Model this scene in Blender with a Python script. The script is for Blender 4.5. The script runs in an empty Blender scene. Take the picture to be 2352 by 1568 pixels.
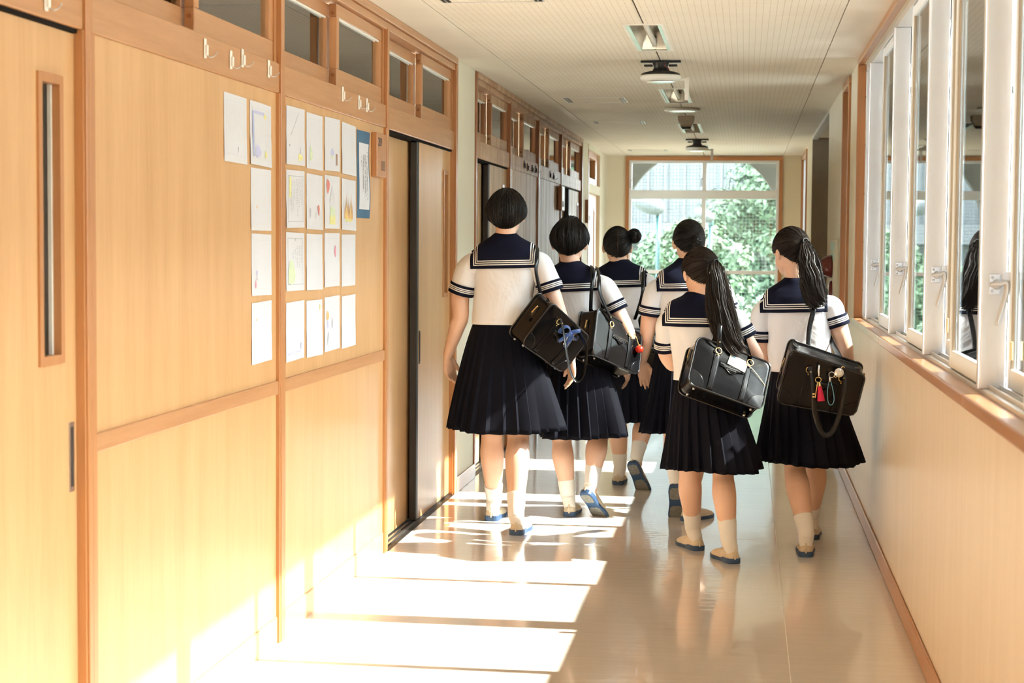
import bpy, bmesh, math, random
import numpy as np
from mathutils import Vector, Matrix, noise
from mathutils.bvhtree import BVHTree

random.seed(7); np.random.seed(7)
S = bpy.context.scene
COL = S.collection
PI = math.pi

# ------------------------------------------------------------------ camera
def cam_axes(yaw, pitch, roll):
    fwd = Vector((math.sin(yaw)*math.cos(pitch), math.cos(yaw)*math.cos(pitch), math.sin(pitch)))
    right = Vector((math.cos(yaw), -math.sin(yaw), 0.0))
    up = right.cross(fwd)
    r2 = right*math.cos(roll) + up*math.sin(roll)
    u2 = -right*math.sin(roll) + up*math.cos(roll)
    return r2, u2, fwd
_r, _u, _f = cam_axes(-0.132858, -0.056571, 0.0073085)
cam_data = bpy.data.cameras.new('camera')
cam = bpy.data.objects.new('camera', cam_data)
COL.objects.link(cam)
cam.matrix_world = Matrix(((_r.x, _u.x, -_f.x, 0.0), (_r.y, _u.y, -_f.y, 0.0), (_r.z, _u.z, -_f.z, 1.45), (0, 0, 0, 1)))
cam_data.sensor_width = 36.0
cam_data.lens = 36.0*4000.0/2352.0
cam_data.clip_start = 0.05
cam_data.clip_end = 300
cam_data.dof.use_dof = True
cam_data.dof.focus_distance = 8.0
cam_data.dof.aperture_fstop = 6.3
S.camera = cam

# ------------------------------------------------------------------ world, sun, exposure
W = bpy.data.worlds.new('world'); S.world = W; W.use_nodes = True
wn = W.node_tree.nodes; wl = W.node_tree.links
for n in list(wn): wn.remove(n)
wo = wn.new('ShaderNodeOutputWorld'); wb = wn.new('ShaderNodeBackground')
wb.inputs['Color'].default_value = (0.86, 0.93, 1.0, 1)
wb.inputs['Strength'].default_value = 15.0
wl.new(wb.outputs[0], wo.inputs[0])

sun_d = bpy.data.lights.new('sun', 'SUN'); sun = bpy.data.objects.new('sun', sun_d); COL.objects.link(sun)
sun_d.energy = 20.0
sun_d.angle = math.radians(0.6)
sun_d.color = (1.0, 0.95, 0.87)
_sd = Vector((-1.0, 0.015, -0.856)).normalized()        # direction the light travels
sun.rotation_euler = _sd.to_track_quat('-Z', 'Y').to_euler()
sun.location = (8, 6, 8)

S.view_settings.view_transform = 'Standard'
S.view_settings.look = 'None'
S.view_settings.exposure = 0.88
S.view_settings.gamma = 1.0
S.view_settings.use_curve_mapping = False
S.cycles.max_bounces = 7
S.cycles.diffuse_bounces = 5
S.cycles.glossy_bounces = 3
S.cycles.transmission_bounces = 8
S.cycles.transparent_max_bounces = 10
S.cycles.use_adaptive_sampling = True
S.cycles.adaptive_threshold = 0.1
S.cycles.caustics_reflective = False
S.cycles.caustics_refractive = False
S.cycles.sample_clamp_indirect = 12.0
S.cycles.use_denoising = True

# ------------------------------------------------------------------ object helpers
WINV = {}
def mesh_obj(name, verts, faces, mat, parent=None, smooth=False, sharp=None):
    me = bpy.data.meshes.new(name)
    me.from_pydata([tuple(v) for v in verts], [], [tuple(f) for f in faces])
    me.validate()
    me.update()
    o = bpy.data.objects.new(name, me)
    if mat: me.materials.append(mat)
    if smooth:
        me.polygons.foreach_set('use_smooth', [True]*len(me.polygons))
        if sharp: me.set_sharp_from_angle(angle=math.radians(sharp))
    link(o, parent)
    return o
def bm_obj(name, bm, mat, parent=None, smooth=False, sharp=None):
    me = bpy.data.meshes.new(name); bm.to_mesh(me); bm.free()
    o = bpy.data.objects.new(name, me)
    if mat: me.materials.append(mat)
    if smooth:
        me.polygons.foreach_set('use_smooth', [True]*len(me.polygons))
        if sharp: me.set_sharp_from_angle(angle=math.radians(sharp))
    link(o, parent)
    return o
def link(o, parent=None):
    COL.objects.link(o)
    if parent is not None:
        o.parent = parent
        if parent.name in WINV:                 # meshes are built in world coordinates
            o.matrix_parent_inverse = WINV[parent.name]
    return o
def tag(o, label=None, cat=None, group=None, kind=None):
    if label: o['label'] = label
    if cat: o['category'] = cat
    if group: o['group'] = group
    if kind: o['kind'] = kind
    return o
def empty(name, loc=(0, 0, 0), label=None, cat=None, group=None, kind=None, world=True):
    o = bpy.data.objects.new(name, None); COL.objects.link(o)
    o.location = loc; o.empty_display_size = 0.1
    if world: WINV[o.name] = Matrix.Translation(-Vector(loc))
    return tag(o, label, cat, group, kind)
def box_bm(bm, x0, x1, y0, y1, z0, z1, bev=0.0, seg=1):
    vs = [bm.verts.new(p) for p in ((x0,y0,z0),(x1,y0,z0),(x1,y1,z0),(x0,y1,z0),(x0,y0,z1),(x1,y0,z1),(x1,y1,z1),(x0,y1,z1))]
    fs = [bm.faces.new([vs[i] for i in f]) for f in ((3,2,1,0),(4,5,6,7),(0,1,5,4),(1,2,6,5),(2,3,7,6),(3,0,4,7))]
    if bev > 0:
        es = set(e for f in fs for e in f.edges)
        bmesh.ops.bevel(bm, geom=list(es), offset=bev, segments=seg, profile=0.5, affect='EDGES')
    return bm
def box(name, x0, x1, y0, y1, z0, z1, mat, parent=None, bev=0.0, seg=1):
    bm = bmesh.new(); box_bm(bm, min(x0,x1), max(x0,x1), min(y0,y1), max(y0,y1), min(z0,z1), max(z0,z1), bev, seg)
    return bm_obj(name, bm, mat, parent)
def boxes(name, lst, mat, parent=None, bev=0.0):
    bm = bmesh.new()
    for b in lst: box_bm(bm, *b, bev=bev)
    return bm_obj(name, bm, mat, parent)
def prism_x(name, pts, x0, x1, mat, parent=None):
    """polygon of (y,z) points extruded along x"""
    n = len(pts)
    v = [(x0, y, z) for y, z in pts] + [(x1, y, z) for y, z in pts]
    f = [tuple(range(n))[::-1], tuple(range(n, 2*n))] + [(i, (i+1) % n, n+(i+1) % n, n+i) for i in range(n)]
    return mesh_obj(name, v, f, mat, parent)

def catmull(pts, k):
    pts = [Vector(p) for p in pts]
    if len(pts) < 3: 
        return [pts[0].lerp(pts[-1], i/k) for i in range(k+1)]
    out = []
    P = [pts[0]*2-pts[1]] + pts + [pts[-1]*2-pts[-2]]
    for i in range(1, len(P)-2):
        for j in range(k):
            t = j/k; t2 = t*t; t3 = t2*t
            out.append(0.5*((2*P[i]) + (P[i+1]-P[i-1])*t + (2*P[i-1]-5*P[i]+4*P[i+1]-P[i+2])*t2 + (-P[i-1]+3*P[i]-3*P[i+1]+P[i+2])*t3))
    out.append(pts[-1])
    return out
def interp(vals, k):
    """same sampling as catmull for scalars (tuples allowed)"""
    vs = [Vector(v) if hasattr(v, '__len__') else Vector((v, v)) for v in vals]
    vs = [v.to_3d() if len(v) == 2 else v for v in vs]
    if len(vs) < 3:
        return [vs[0].lerp(vs[-1], i/k) for i in range(k+1)]
    return catmull(vs, k)
def tube(pts, rad, n=12, k=4, ref=Vector((0, 0, 1)), cap=True, V=None, Fc=None):
    """tube along pts; rad: number or (a,b) per point, a along side axis, b along the other.  Returns verts, faces"""
    if V is None: V, Fc = [], []
    C = catmull(pts, k) if k > 1 else [Vector(p) for p in pts]
    Rr = interp(rad, k) if k > 1 else [Vector((r, r, 0)) if not hasattr(r, '__len__') else Vector((r[0], r[1], 0)) for r in rad]
    base = len(V)
    prev = None
    for i, c in enumerate(C):
        t = (C[min(i+1, len(C)-1)]-C[max(i-1, 0)])
        if t.length < 1e-9: t = Vector((0, 0, 1))
        t.normalize()
        if prev is None:
            a = ref - t*ref.dot(t)
            if a.length < 1e-4: a = Vector((1, 0, 0)) - t*t.x
            if a.length < 1e-4: a = Vector((0, 1, 0)) - t*t.y
        else:
            a = prev - t*prev.dot(t)
        a.normalize(); prev = a
        b = t.cross(a)
        for j in range(n):
            th = 2*PI*j/n
            V.append(c + a*(Rr[i][0]*math.cos(th)) + b*(Rr[i][1]*math.sin(th)))
    m = len(C)
    for i in range(m-1):
        for j in range(n):
            Fc.append((base+i*n+j, base+i*n+(j+1) % n, base+(i+1)*n+(j+1) % n, base+(i+1)*n+j))
    if cap:
        Fc.append(tuple(base+j for j in range(n))[::-1])
        Fc.append(tuple(base+(m-1)*n+j for j in range(n)))
    return V, Fc
def tube_obj(name, pts, rad, mat, parent=None, n=10, k=4, ref=Vector((0, 0, 1)), smooth=True):
    r = rad if hasattr(rad, '__len__') and len(rad) == len(pts) else [rad]*len(pts)
    V, Fc = tube(pts, r, n, k, ref)
    return mesh_obj(name, V, Fc, mat, parent, smooth)
def ellip(c, r, V, Fc, M=None, nu=20, nv=14):
    base = len(V); c = Vector(c)
    for i in range(nv+1):
        ph = PI*i/nv
        for j in range(nu):
            th = 2*PI*j/nu
            p = Vector((r[0]*math.sin(ph)*math.cos(th), r[1]*math.sin(ph)*math.sin(th), r[2]*math.cos(ph)))
            if M is not None: p = M @ p
            V.append(c+p)
    for i in range(nv):
        for j in range(nu):
            Fc.append((base+i*nu+j, base+(i+1)*nu+j, base+(i+1)*nu+(j+1) % nu, base+i*nu+(j+1) % nu))
    return V, Fc

# ------------------------------------------------------------------ materials
def mat_new(name):
    m = bpy.data.materials.new(name); m.use_nodes = True
    nt = m.node_tree
    b = nt.nodes.get('Principled BSDF')
    return m, nt, b
def setp(b, **k):
    for a, v in k.items():
        s = b.inputs.get(a.replace('_', ' '))
        if s is None: continue
        s.default_value = (*v, 1) if isinstance(v, tuple) and len(v) == 3 else v
def node(nt, t, **k):
    n = nt.nodes.new(t)
    for a, v in k.items(): setattr(n, a, v)
    return n
def coords(nt, scale=(1, 1, 1), rnd=True, which='Object'):
    tc = node(nt, 'ShaderNodeTexCoord'); mp = node(nt, 'ShaderNodeMapping')
    mp.inputs['Scale'].default_value = scale
    nt.links.new(tc.outputs[which], mp.inputs['Vector'])
    if rnd:
        oi = node(nt, 'ShaderNodeObjectInfo'); mu = node(nt, 'ShaderNodeMath', operation='MULTIPLY'); mu.inputs[1].default_value = 37.0
        cb = node(nt, 'ShaderNodeCombineXYZ')
        nt.links.new(oi.outputs['Random'], mu.inputs[0])
        for i in range(3): nt.links.new(mu.outputs[0], cb.inputs[i])
        nt.links.new(cb.outputs[0], mp.inputs['Location'])
    return mp.outputs['Vector']
def ramp(nt, fac, cols):
    r = node(nt, 'ShaderNodeValToRGB')
    e = r.color_ramp.elements
    e[0].position = cols[0][0]; e[0].color = (*cols[0][1], 1)
    e[1].position = cols[-1][0]; e[1].color = (*cols[-1][1], 1)
    for p, c in cols[1:-1]:
        x = e.new(p); x.color = (*c, 1)
    nt.links.new(fac, r.inputs[0])
    return r.outputs[0]
def noise_tex(nt, vec, scale=5, detail=4, rough=0.55, dist=0.0):
    n = node(nt, 'ShaderNodeTexNoise')
    n.inputs['Scale'].default_value = scale; n.inputs['Detail'].default_value = detail
    n.inputs['Roughness'].default_value = rough; n.inputs['Distortion'].default_value = dist
    nt.links.new(vec, n.inputs['Vector'])
    return n.outputs['Fac']
def bump(nt, b, h, strength=0.3, dist=0.01):
    n = node(nt, 'ShaderNodeBump'); n.inputs['Strength'].default_value = strength; n.inputs['Distance'].default_value = dist
    nt.links.new(h, n.inputs['Height']); nt.links.new(n.outputs[0], b.inputs['Normal'])
def mix(nt, a, c, fac, mode='MIX'):
    m = node(nt, 'ShaderNodeMix', data_type='RGBA', blend_type=mode)
    if isinstance(fac, float): m.inputs[0].default_value = fac
    else: nt.links.new(fac, m.inputs[0])
    for s, i in ((a, 6), (c, 7)):
        if isinstance(s, tuple): m.inputs[i].default_value = (*s, 1)
        else: nt.links.new(s, m.inputs[i])
    return m.outputs[2]
def plain(name, col, rough=0.5, metal=0.0, spec=0.5, coat=0.0, var=0.06, vscale=6.0, bmp=0.0, bscale=60.0, sheen=0.0, coat_rough=0.1):
    m, nt, b = mat_new(name)
    v = coords(nt)
    f = noise_tex(nt, v, vscale, 4)
    d = tuple(max(0, c*(1-var)) for c in col); l = tuple(min(1, c*(1+var)) for c in col)
    nt.links.new(ramp(nt, f, [(0.3, d), (0.7, l)]), b.inputs['Base Color'])
    setp(b, Roughness=rough, Metallic=metal, Specular_IOR_Level=spec, Coat_Weight=coat, Coat_Roughness=coat_rough, Sheen_Weight=sheen)
    if bmp: bump(nt, b, noise_tex(nt, v, bscale, 3), bmp, 0.004)
    return m
def wood(name, dark, light, grain=(28, 28, 1.3), rough=0.38, coat=0.25, fine=0.35, coat_rough=0.22, stain=None, spec=0.5):
    m, nt, b = mat_new(name)
    v = coords(nt, grain)
    f = noise_tex(nt, v, 1.0, 6, 0.6, 0.35)
    c1 = ramp(nt, f, [(0.28, dark), (0.5, tuple((a+c)/2 for a, c in zip(dark, light))), (0.72, light)])
    v2 = coords(nt, tuple(g*9 for g in grain))
    f2 = noise_tex(nt, v2, 1.0, 3, 0.5)
    c2 = ramp(nt, f2, [(0.35, (0.86, 0.82, 0.78)), (0.6, (1, 1, 1))])
    c = mix(nt, c1, c2, fine, 'MULTIPLY')
    if stain:
        v3 = coords(nt, (9, 9, 1.2))
        f3 = noise_tex(nt, v3, 1.0, 4, 0.6)
        c = mix(nt, c, ramp(nt, f3, [(0.4, stain), (0.58, (1, 1, 1))]), 0.8, 'MULTIPLY')
    nt.links.new(c, b.inputs['Base Color'])
    setp(b, Roughness=rough, Coat_Weight=coat, Coat_Roughness=coat_rough, Specular_IOR_Level=spec)
    bump(nt, b, f2, 0.05, 0.002)
    return m

M = {}
M['panel'] = wood('veneer_panel', (0.55, 0.305, 0.130), (0.66, 0.39, 0.185), (9, 9, 0.7))
M['frame'] = wood('orange_frame_wood', (0.42, 0.180, 0.065), (0.50, 0.230, 0.090), (45, 45, 2.0))
M['frame_h'] = wood('orange_rail_wood', (0.43, 0.205, 0.085), (0.52, 0.262, 0.118), (45, 2.0, 45))
M['frame_x'] = wood('orange_cross_wood', (0.50, 0.225, 0.080), (0.60, 0.285, 0.110), (2.0, 45, 45))
M['panel_old'] = wood('weathered_veneer_panel', (0.62, 0.455, 0.29), (0.72, 0.55, 0.37), (9, 9, 0.7), rough=0.48, coat=0.0, spec=0.16, stain=(0.62, 0.46, 0.34))
M['frame_old'] = wood('dark_frame_wood', (0.28, 0.10, 0.035), (0.38, 0.15, 0.055), (45, 45, 2.0))
M['frame_old_h'] = wood('dark_rail_wood', (0.54, 0.36, 0.22), (0.66, 0.46, 0.30), (30, 2.0, 30), rough=0.48, coat=0.0, spec=0.2, stain=(0.7, 0.55, 0.45))
M['gap'] = plain('shadow_gap_black', (0.012, 0.010, 0.009), 0.9, spec=0.1)
M['rubber'] = plain('black_door_edge', (0.020, 0.017, 0.015), 0.45)
M['cream'] = plain('cream_wall_paint', (0.74, 0.68, 0.54), 0.75, var=0.03, vscale=2.0, bmp=0.12, bscale=180)
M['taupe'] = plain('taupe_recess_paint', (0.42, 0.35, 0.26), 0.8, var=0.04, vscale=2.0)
M['alu'] = plain('satin_aluminium', (0.80, 0.80, 0.80), 0.34, metal=0.75, var=0.02)
M['alu_white'] = plain('pale_anodised_aluminium', (0.84, 0.895, 0.955), 0.38, metal=0.0, var=0.02)
M['steel'] = plain('brushed_steel', (0.55, 0.56, 0.58), 0.3, metal=1.0)
M['latch'] = plain('matt_latch_metal', (0.60, 0.61, 0.63), 0.42, metal=0.6)
M['chrome'] = plain('worn_chrome', (0.75, 0.75, 0.74), 0.2, metal=1.0)
M['gold'] = plain('brass_gold', (0.78, 0.58, 0.26), 0.25, metal=1.0)
M['brownseal'] = plain('brown_window_gasket', (0.40, 0.30, 0.20), 0.6)
M['plastic_w'] = plain('white_plastic', (0.80, 0.78, 0.72), 0.4)
M['plastic_y'] = plain('yellowed_plastic', (0.80, 0.70, 0.40), 0.4)
M['black'] = plain('black_plastic', (0.015, 0.015, 0.015), 0.4)
M['red'] = plain('alarm_red_plastic', (0.13, 0.006, 0.006), 0.25, coat=0.4)
M['mint'] = plain('mint_label', (0.42, 0.62, 0.50), 0.5)
M['paper'] = plain('white_paper', (0.60, 0.595, 0.635), 0.8, var=0.02)
M['ink'] = plain('pale_pencil_ink', (0.54, 0.53, 0.57), 0.9)
M['ink_dark'] = plain('dark_ink', (0.08, 0.07, 0.08), 0.9)

def glass_mat(name, tint=(0.94, 0.97, 0.95), extra=0.0):
    m, nt, b = mat_new(name)
    nt.nodes.remove(b)
    out = nt.nodes.get('Material Output')
    tr = node(nt, 'ShaderNodeBsdfTransparent'); tr.inputs[0].default_value = (*tint, 1)
    gl = node(nt, 'ShaderNodeBsdfGlossy'); gl.inputs['Roughness'].default_value = 0.015
    v = coords(nt, (1, 1, 1))
    gl.inputs['Color'].default_value = (1, 1, 1, 1)
    fr = node(nt, 'ShaderNodeFresnel'); fr.inputs[0].default_value = 1.52
    geo = node(nt, 'ShaderNodeNewGeometry')
    # the same reflectance from both sides of the pane
    mx0 = node(nt, 'ShaderNodeMix', data_type='FLOAT'); mx0.inputs[2].default_value = 1.52; mx0.inputs[3].default_value = 1/1.52
    nt.links.new(geo.outputs['Backfacing'], mx0.inputs[0])
    iv = node(nt, 'ShaderNodeMath', operation='MULTIPLY_ADD'); iv.inputs[1].default_value = 1.0; iv.inputs[2].default_value = extra
    fr.inputs[0].default_value = 1.52
    nt.links.new(fr.outputs[0], iv.inputs[0])
    ms = node(nt, 'ShaderNodeMixShader')
    nt.links.new(iv.outputs[0], ms.inputs[0]); nt.links.new(tr.outputs[0], ms.inputs[1]); nt.links.new(gl.outputs[0], ms.inputs[2])
    nt.links.new(ms.outputs[0], out.inputs[0])
    return m
M['glass'] = glass_mat('clear_window_glass')
M['glass_t'] = glass_mat('transom_glass', (0.95, 0.97, 0.94), 0.02)

# floor: polished sheet vinyl with a slightly uneven surface
def floor_mat():
    m, nt, b = mat_new('polished_beige_vinyl')
    v = coords(nt, (1, 1, 1), rnd=False)
    f = noise_tex(nt, v, 1.3, 5, 0.6)
    f2 = noise_tex(nt, v, 240, 2, 0.5)
    c = mix(nt, ramp(nt, f, [(0.3, (0.81, 0.76, 0.695)), (0.7, (0.86, 0.81, 0.745))]), ramp(nt, f2, [(0.3, (0.9, 0.9, 0.9)), (0.6, (1, 1, 1))]), 0.6, 'MULTIPLY')
    nt.links.new(c, b.inputs['Base Color'])
    v3 = coords(nt, (2.0, 9.0, 1), rnd=False)
    f3 = noise_tex(nt, v3, 2.2, 2, 0.5)
    r = node(nt, 'ShaderNodeMapRange'); r.inputs[3].default_value = 0.10; r.inputs[4].default_value = 0.17
    nt.links.new(f, r.inputs[0]); nt.links.new(r.outputs[0], b.inputs['Roughness'])
    setp(b, Specular_IOR_Level=0.5, Coat_Weight=0.4, Coat_Roughness=0.05)
    bump(nt, b, f3, 0.12, 0.01)
    return m
M['floor'] = floor_mat()
def ceil_mat():
    m, nt, b = mat_new('perforated_ceiling_board')
    tc = node(nt, 'ShaderNodeTexCoord'); sp = node(nt, 'ShaderNodeSeparateXYZ'); nt.links.new(tc.outputs['Object'], sp.inputs[0])
    def stripes(sock, period, lo):
        a = node(nt, 'ShaderNodeMath', operation='DIVIDE'); a.inputs[1].default_value = period; nt.links.new(sock, a.inputs[0])
        fr = node(nt, 'ShaderNodeMath', operation='FRACT'); nt.links.new(a.outputs[0], fr.inputs[0])
        l = node(nt, 'ShaderNodeMath', operation='LESS_THAN'); l.inputs[1].default_value = lo; nt.links.new(fr.outputs[0], l.inputs[0])
        return l.outputs[0]
    sx = stripes(sp.outputs[0], 0.030, 0.13); sy = stripes(sp.outputs[1], 0.045, 0.62)
    mu = node(nt, 'ShaderNodeMath', operation='MULTIPLY'); nt.links.new(sx, mu.inputs[0]); nt.links.new(sy, mu.inputs[1])
    v = coords(nt, (1, 1, 1))
    f = noise_tex(nt, v, 3, 4)
    base = ramp(nt, f, [(0.3, (0.78, 0.72, 0.62)), (0.7, (0.83, 0.775, 0.68))])
    c = mix(nt, base, (0.60, 0.54, 0.44), mu.outputs[0])
    nt.links.new(c, b.inputs['Base Color']); setp(b, Roughness=0.7)
    return m
M['ceil'] = ceil_mat()
M['ceil_plain'] = plain('plain_ceiling_board', (0.80, 0.745, 0.65), 0.7, var=0.03, vscale=3)
def dado_mat():
    m, nt, b = mat_new('woodgrain_wall_vinyl')
    v = coords(nt, (5, 5, 0.35)); f = noise_tex(nt, v, 3.0, 6, 0.65, 0.3)
    v2 = coords(nt, (60, 60, 3)); f2 = noise_tex(nt, v2, 3.0, 3, 0.5)
    c = mix(nt, ramp(nt, f, [(0.3, (0.74, 0.635, 0.51)), (0.7, (0.82, 0.72, 0.60))]), ramp(nt, f2, [(0.3, (0.93, 0.91, 0.88)), (0.65, (1, 1, 1))]), 0.7, 'MULTIPLY')
    nt.links.new(c, b.inputs['Base Color']); setp(b, Roughness=0.42, Coat_Weight=0.25, Coat_Roughness=0.2)
    bump(nt, b, f2, 0.04, 0.002)
    return m
M['dado'] = dado_mat()
M['sillwood'] = wood('window_sill_wood', (0.40, 0.185, 0.08), (0.52, 0.26, 0.12), (45, 2.0, 45), rough=0.3, coat=0.4)
# ================================================================== the setting
XL, XR, ZC = -1.646, 0.626, 2.495
YB, YE = -5.0, 20.75

# ---- floor sheets
floor = empty('floor', kind='structure')
_seams = [XL-0.12, 0.170, XR+0.02]
box('floor_seam', 0.1688, 0.1712, YB, YE+1.0, -0.02, -0.0004, M['plastic_w'], floor)
for a, b_ in zip(_seams[:-1], _seams[1:]):
    box('floor_sheet', a+0.0012, b_-0.0012, YB, YE+1.0, -0.02, 0.0, M['floor'], floor)
box('floor_slab', XL-0.12, XR+1.9, YB, YE+1.2, -0.30, -0.021, M['gap'], floor)

# ---- ceiling boards
ceiling = empty('ceiling', kind='structure')
_cols = [(-1.405, -0.502), (-0.498, 0.422)]
LIGHTS = [(4.90, 6.05), (8.38, 9.50), (11.84, 13.00), (15.23, 16.46), (18.55, 19.62)]
LX0, LX1 = -0.592, -0.414
for ci, (a, b_) in enumerate(_cols):
    y = -4.6
    while y < YE:
        y1 = min(y+1.82, YE)
        p0, p1 = a+0.002, b_-0.002
        cuts = [(max(y+0.0006, l0), min(y1-0.0006, l1)) for l0, l1 in LIGHTS if l0 < y1 and l1 > y]
        if not cuts:
            box('ceiling_board', p0, p1, y+0.0006, y1-0.0006, ZC, ZC+0.012, M['ceil'], ceiling)
        else:                                   # boards are notched round the recessed lights
            lst = [(p0, LX0, y+0.0006, y1-0.0006, ZC, ZC+0.012)] if ci == 0 else [(LX1, p1, y+0.0006, y1-0.0006, ZC, ZC+0.012)]
            q0, q1 = (LX0, p1) if ci == 0 else (p0, LX1)
            yy0 = y+0.0006
            for c0, c1 in cuts:
                if c0 > yy0+1e-4: lst.append((q0, q1, yy0, c0, ZC, ZC+0.012))
                yy0 = c1
            if yy0 < y1-0.001: lst.append((q0, q1, yy0, y1-0.0006, ZC, ZC+0.012))
            boxes('ceiling_board', lst, M['ceil'], ceiling)
        y = y1
for a, b_ in ((XL-0.16, -1.408), (0.425, XR+0.16)):
    y = -4.6
    while y < YE:
        y1 = min(y+3.64, YE)
        box('ceiling_border', a, b_, y+0.0004, y1-0.0004, ZC, ZC+0.012, M['ceil_plain'], ceiling)
        y = y1
box('ceiling_slab', XL-0.18, XR+0.16, YB, YE+0.1, ZC+0.16, ZC+0.34, M['gap'], ceiling)

box('ceiling_void_side', XL-0.19, XL-0.175, YB, YE+0.1, ZC+0.0125, ZC+0.34, M['gap'], ceiling)
box('ceiling_void_side', XR+0.161, XR+0.175, YB, YE+0.1, ZC+0.0125, ZC+0.34, M['gap'], ceiling)
box('ceiling_void_end', XL-0.19, XR+0.175, YE+0.1, YE+0.13, ZC+0.0125, ZC+0.34, M['gap'], ceiling)

# ---- left wall: wooden partition of two classrooms
wall_left = empty('wall_left', kind='structure')
ZH0, ZH1 = 1.975, 2.08          # header rail
ZM0, ZM1 = 0.902, 0.95          # middle rail
ZT = 2.425                      # underside of the top rail
PW = 0.05                       # post width
posts1 = [-3.10, -1.27, 0.57, 2.40, 4.245, 6.10, 7.955, 9.855]
posts2 = [10.585, 12.20, 13.90, 15.63, 17.56]
door_bays1 = [3, 6]; door_bays2 = [0, 3]
win_n = [0]; door_n = [0]

def transom(y0, y1, mf, mh, parent_kind='structure'):
    win_n[0] += 1
    w = empty('window_%d' % win_n[0], kind='structure')
    ym = (y0+y1)/2
    # near sash in the back track, far sash in the front track
    for (a, b_, xf) in ((y0+0.002, ym+0.02, XL-0.062), (ym-0.02, y1-0.035, XL-0.022)):
        xb = xf-0.032
        bm = bmesh.new()
        sash = empty_part = None
        z0, z1 = ZH1+0.004, ZT-0.006
        s = box('sash_bottom_rail', xb, xf, a, b_, z0, z0+0.072, mh, w, 0.002)
        box('sash_top_rail', xb, xf, a, b_, z1-0.052, z1, mh, w, 0.002)
        box('sash_stile', xb, xf, a, a+0.045, z0+0.0725, z1-0.0525, mf, w, 0.002)
        box('sash_stile', xb, xf, b_-0.045, b_, z0+0.0725, z1-0.0525, mf, w, 0.002)
        box('glass_pane', xb+0.012, xb+0.016, a+0.045, b_-0.045, z0+0.072, z1-0.052, M['glass_t'], w)
        boxes('glazing_bead', [(xf-0.010, xf-0.004, a+0.0455, b_-0.0455, z1-0.060, z1-0.0525)], M['plastic_w'], w)
        bm.free()
    # dark finger dimples on the leading stile of the front sash
    for z in (ZH1+0.05, ZT-0.045):
        V, Fc = tube([(XL-0.038, ym-0.0202, z), (XL-0.038, ym-0.0235, z)], [0.008, 0.008], 12, 1)
        mesh_obj('finger_pull', V, Fc, M['frame_old'], w)
    box('window_jamb', XL-0.10, XL-0.018, y1-0.034, y1-0.001, ZH1, ZT, mf, w)
    box('window_track', XL-0.10, XL-0.016, y0, y1, ZH1+0.0002, ZH1+0.0036, mh, w)
    return w

def sliding_door(y0, y1, mp, mf, near_first=True, slit=True, far_pull=False):
    """two leaves: the near one runs in the back track, the far one in the front track"""
    ym = (y0+y1)/2 - 0.06
    for i, (a, b_, xf) in enumerate(((y0-0.02, ym+0.10, XL-0.075), (ym+0.0, y1-0.012, XL-0.028))):
        door_n[0] += 1
        d = empty('door_%d' % door_n[0], kind='structure')
        xb = xf-0.034
        z0, z1 = 0.012, ZH0-0.012
        if i == 0:
            box('door_leaf', xb, xf, a, b_, z0, z1, mp, d, 0.003)
            box('door_edge_seal', xf+0.001, xf+0.008, b_-0.062, b_, z0, z1, M['rubber'], d)
        else:
            ys0, ys1 = b_-0.235, b_-0.085
            zs0, zs1 = 1.145, 1.85
            if slit:
                boxes('door_leaf', [(xb, xf, a, ys0, z0, z1), (xb, xf, ys1, b_, z0, z1), (xb, xf, ys0, ys1, z0, zs0), (xb, xf, ys0, ys1, zs1, z1)], mp, d)
                slit_window(d, xb, xf, ys0, ys1, zs0, zs1, mf)
            else:
                box('door_leaf', xb, xf, a, b_, z0, z1, mp, d, 0.003)
            # dark rubber stile on the leading edge
            box('door_edge_seal', xb, xf+0.004, a-0.052, a-0.0005, z0, z1, M['rubber'], d, 0.004)
            if far_pull: pull_handle(d, xf, b_-0.036, 0.905, 0.175, 0.030)
            else: pull_handle(d, xf, a+0.045, mat=M['rubber'])
def slit_window(d, xb, xf, ys0, ys1, zs0, zs1, mf):
    t = 0.022
    boxes('slit_frame', [(xb-0.003, xf+0.006, ys0-0.001, ys0+t, zs0, zs1), (xb-0.003, xf+0.006, ys1-t, ys1+0.001, zs0, zs1),
                         (xb-0.003, xf+0.006, ys0+t, ys1-t, zs0-0.001, zs0+t), (xb-0.003, xf+0.006, ys0+t, ys1-t, zs1-t, zs1+0.001)], mf, d)
    box('slit_glass', xb+0.006, xb+0.010, ys0+t, ys1-t, zs0+t, zs1-t, M['glass_t'], d)
    boxes('slit_bead', [(xb+0.011, xb+0.020, ys1-t-0.010, ys1-t-0.0005, zs0+t, zs1-t)], M['plastic_w'], d)
def pull_handle(d, xf, yh, zc=0.905, h=0.172, w=0.026, mat=None):
    # long recessed steel finger pull
    boxes('pull_handle', [(xf, xf+0.003, yh-w/2, yh-w/2+0.006, zc-h/2, zc+h/2), (xf, xf+0.003, yh+w/2-0.006, yh+w/2, zc-h/2, zc+h/2),
                          (xf, xf+0.003, yh-w/2+0.006, yh+w/2-0.006, zc-h/2, zc-h/2+0.012), (xf, xf+0.003, yh-w/2+0.006, yh+w/2-0.006, zc+h/2-0.012, zc+h/2)], mat or M['steel'], d)
    box('handle_recess', xf, xf+0.0012, yh-w/2+0.006, yh+w/2-0.006, zc-h/2+0.012, zc+h/2-0.012, M['rubber'], d)

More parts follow.
